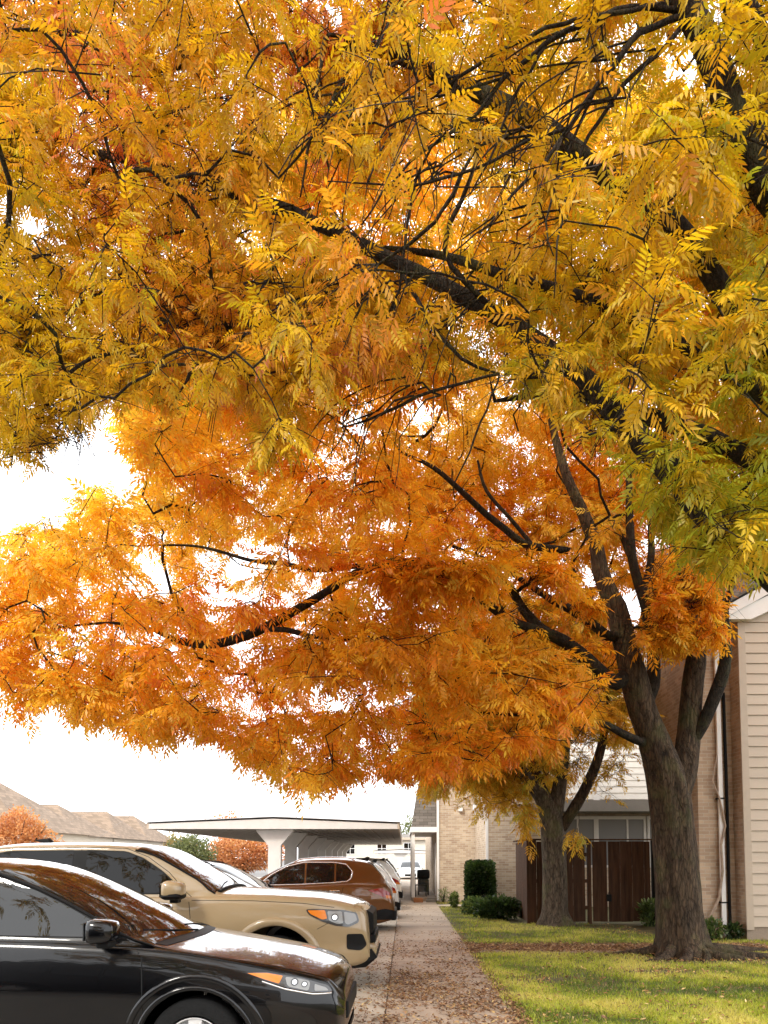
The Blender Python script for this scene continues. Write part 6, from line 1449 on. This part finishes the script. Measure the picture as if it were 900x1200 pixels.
# ------------------------------------------------------------------ grass and fallen leaves
def grass(n, x0, x1, y0, y1, hmin, hmax, wd, name='grass'):
    x = rng.uniform(x0, x1, n); t = rng.random(n); y = 1 / ((1 - t) / y0 + t / y1)      # denser near the camera
    k = np.ones(n, bool)
    k &= ~((x < 6.6) & (y > 13.12) & (y < 14.48)); k &= ~((x < 4.0) & (y > 25.85) & (y < 26.75))
    k &= ~((x > 6.68) & (y > 15.1)); k &= ~((x > 5.2) & (y > 15.6)); k &= ~((x > 2.6) & (y > 18.9)); k &= ~((x > 1.2) & (y > 28.5))
    k &= np.hypot((x - TA[0]) / 1.0, (y - TA[1])) > .5; k &= np.hypot(x - TB[0], y - TB[1]) > .36
    x, y = x[k], y[k]; P = np.stack([x, y, np.zeros(len(x))], 1)
    nn = noise3(P, .8, 3.3); n2 = noise3(P, 2.6, 8.8); n3 = noise3(P * np.array([1, 1, 1]), .35, 1.1)
    bare = np.exp(-(((x - 3.6) / .75)**2 + ((y - 10.95) / .22)**2)) + np.exp(-(((x - 4.6) / 1.1)**2 + ((y - 12.3) / .45)**2)) + .9 * np.exp(-(((x - 7) / 1.6)**2 + ((y - 11.9) / .3)**2)) + .9 * np.exp(-(((x - 5.3) / .9)**2 + ((y - 17.2) / 1.2)**2)) + .8 * np.exp(-(((x - 1.9) / .35)**2 + ((y - 10.3) / .35)**2)) + .5 * np.exp(-((x - 1.15) / .08)**2)
    k = rng.random(len(x)) > np.clip(bare * 1.15 + .35 * (nn < -.25) + .12 - .25 * n2, 0, .96)
    x, y, nn, n2, n3 = x[k], y[k], nn[k], n2[k], n3[k]; m = len(x)
    h_ = rng.uniform(hmin, hmax, m) * (1 + .35 * n2); a = rng.uniform(0, 2 * math.pi, m); b_ = np.stack([np.cos(a), np.sin(a), np.zeros(m)], 1) * (wd * rng.uniform(.7, 1.3, m))[:, None]
    bend = rng.normal(0, .5, (m, 2)) * h_[:, None]; base = np.stack([x, y, np.full(m, .001)], 1)
    mid = base + np.stack([bend[:, 0] * .35, bend[:, 1] * .35, h_ * .6], 1); tip = base + np.stack([bend[:, 0], bend[:, 1], h_], 1)
    V = np.stack([base - b_, base + b_, mid + b_ * .7, tip, mid - b_ * .7], 1).reshape(-1, 3)
    tcol = np.clip(.47 + .75 * nn + .55 * n2 + .4 * n3 + rng.normal(0, .2, m), 0, 1)
    pal = palette([(0, (.11, .18, .02)), (.3, (.29, .38, .035)), (.65, (.56, .60, .06)), (1, (.78, .70, .20))])
    c = pal(tcol); dry = rng.random(m) < .10; c[dry] = np.array([.45, .35, .18]) * rng.uniform(.7, 1.2, dry.sum())[:, None]
    col = np.repeat(c, 5, 0)
    return np_mesh(name, V, np.arange(m * 5), np.full(m, 5), M['grass'], None, False, col)
g = grass(330000, 1.09, 11, 6.8, 28.6, .022, .062, .0032)
tag(g, 'patchy yellow green autumn lawn grass between the sidewalk and the houses', 'grass', kind='stuff')
def litter(n, fx, name, label, pal, size, zf=.018, curl=.5):
    P = fx(n); m = len(P); a = rng.uniform(0, 2 * math.pi, m); fw = np.stack([np.cos(a), np.sin(a), rng.normal(0, .25, m)], 1); up = np.array([0, 0, 1.]) + rng.normal(0, .4, (m, 3))
    r_ = np.random.default_rng(3)
    tp = []
    for k in range(6):
        L, W_ = 1.0, r_.uniform(.14, .24); c1, c2 = r_.uniform(.0, .35), r_.uniform(-.2, .3)
        tp.append((np.array([(0, 0, 0), (.35, W_, c1 * .5), (.75, W_ * .7, c1), (1, 0, c2), (.75, -W_ * .7, c1 * .7), (.35, -W_, c1 * .4)]), [[0, 1, 2, 3], [0, 3, 4, 5]]))
    s = rng.uniform(*size, m); c = pal(rng.random(m)) * rng.uniform(.75, 1.2, m)[:, None]
    o = scatter_leaves(name, P, fw, up, s, np.clip(c, 0, .9), tp, M['litter'], None)
    return tag(o, label, 'fallen leaves', kind='stuff')
palL = palette([(0, (.12, .06, .035)), (.35, (.22, .115, .06)), (.65, (.34, .19, .095)), (.88, (.46, .29, .14)), (1, (.62, .45, .20))])
def on_walk(n):
    x = rng.uniform(KX + .05, WX1 + .12, n); t = rng.random(n); y = 1 / ((1 - t) / 7.0 + t / 27.0); P = np.stack([x, y, np.zeros(n)], 1)
    dn = .5 + .9 * noise3(P, .9, 4.4) + .6 * noise3(P, 3.2, 6.6); dn *= np.clip((17.5 - y) / 4.0, .10, 1) * np.clip((y - 5.5) / 2.5, .25, 1)
    dn += .55 * np.exp(-((x - WX1) / .10)**2) * (y < 17) + .25 * np.exp(-((x - WX0) / .05)**2); dn *= np.where(x < WX0 - .02, .45, 1.0)
    k = rng.random(n) < np.clip(dn, 0, 1); P = P[k]; P[:, 2] = .0165 + rng.random(len(P)) * .006; return P
litter(30000, on_walk, 'fallen_leaves', 'brown and rust fallen leaflets scattered over the sidewalk slabs', palL, (.022, .062))
def on_cross(n):
    x = rng.uniform(WX1, 6.6, n); y = rng.normal(13.8, .42, n); k = (y > 13.0) & (y < 14.7); x, y = x[k], y[k]
    P = np.stack([x, y, .015 + rng.random(len(x)) * .01], 1); return P
litter(11000, on_cross, 'fallen_leaves', 'rust leaf litter covering the cross path to the house', palL, (.03, .08))
def on_lawn(n):
    x = rng.uniform(1.15, 9, n); t = rng.random(n); y = 1 / ((1 - t) / 7.0 + t / 18.8); P = np.stack([x, y, np.zeros(n)], 1)
    bare = 1.0 * np.exp(-(((x - 3.6) / .85)**2 + ((y - 10.95) / .28)**2)) + np.exp(-(((x - 4.6) / 1.3)**2 + ((y - 12.3) / .5)**2)) + .8 * np.exp(-(((x - 7) / 1.8)**2 + ((y - 11.9) / .35)**2)) + .9 * np.exp(-(((x - 5.3) / 1.0)**2 + ((y - 17.2) / 1.3)**2)) + .7 * np.exp(-(((x - 1.8) / .4)**2 + ((y - 10.3) / .4)**2))
    k = rng.random(n) < np.clip(.13 + bare * .9 + .1 * noise3(P, 1.5, 2), 0, 1); k &= ~((x > 5.2) & (y > 15.5)); P = P[k]; P[:, 2] = rng.uniform(.012, .045, len(P)); return P
litter(26000, on_lawn, 'fallen_leaves', 'fallen leaves lying among the lawn grass and tree roots', palette([(0, (.16, .07, .035)), (.4, (.32, .15, .06)), (.75, (.55, .33, .12)), (1, (.75, .55, .25))]), (.025, .07))
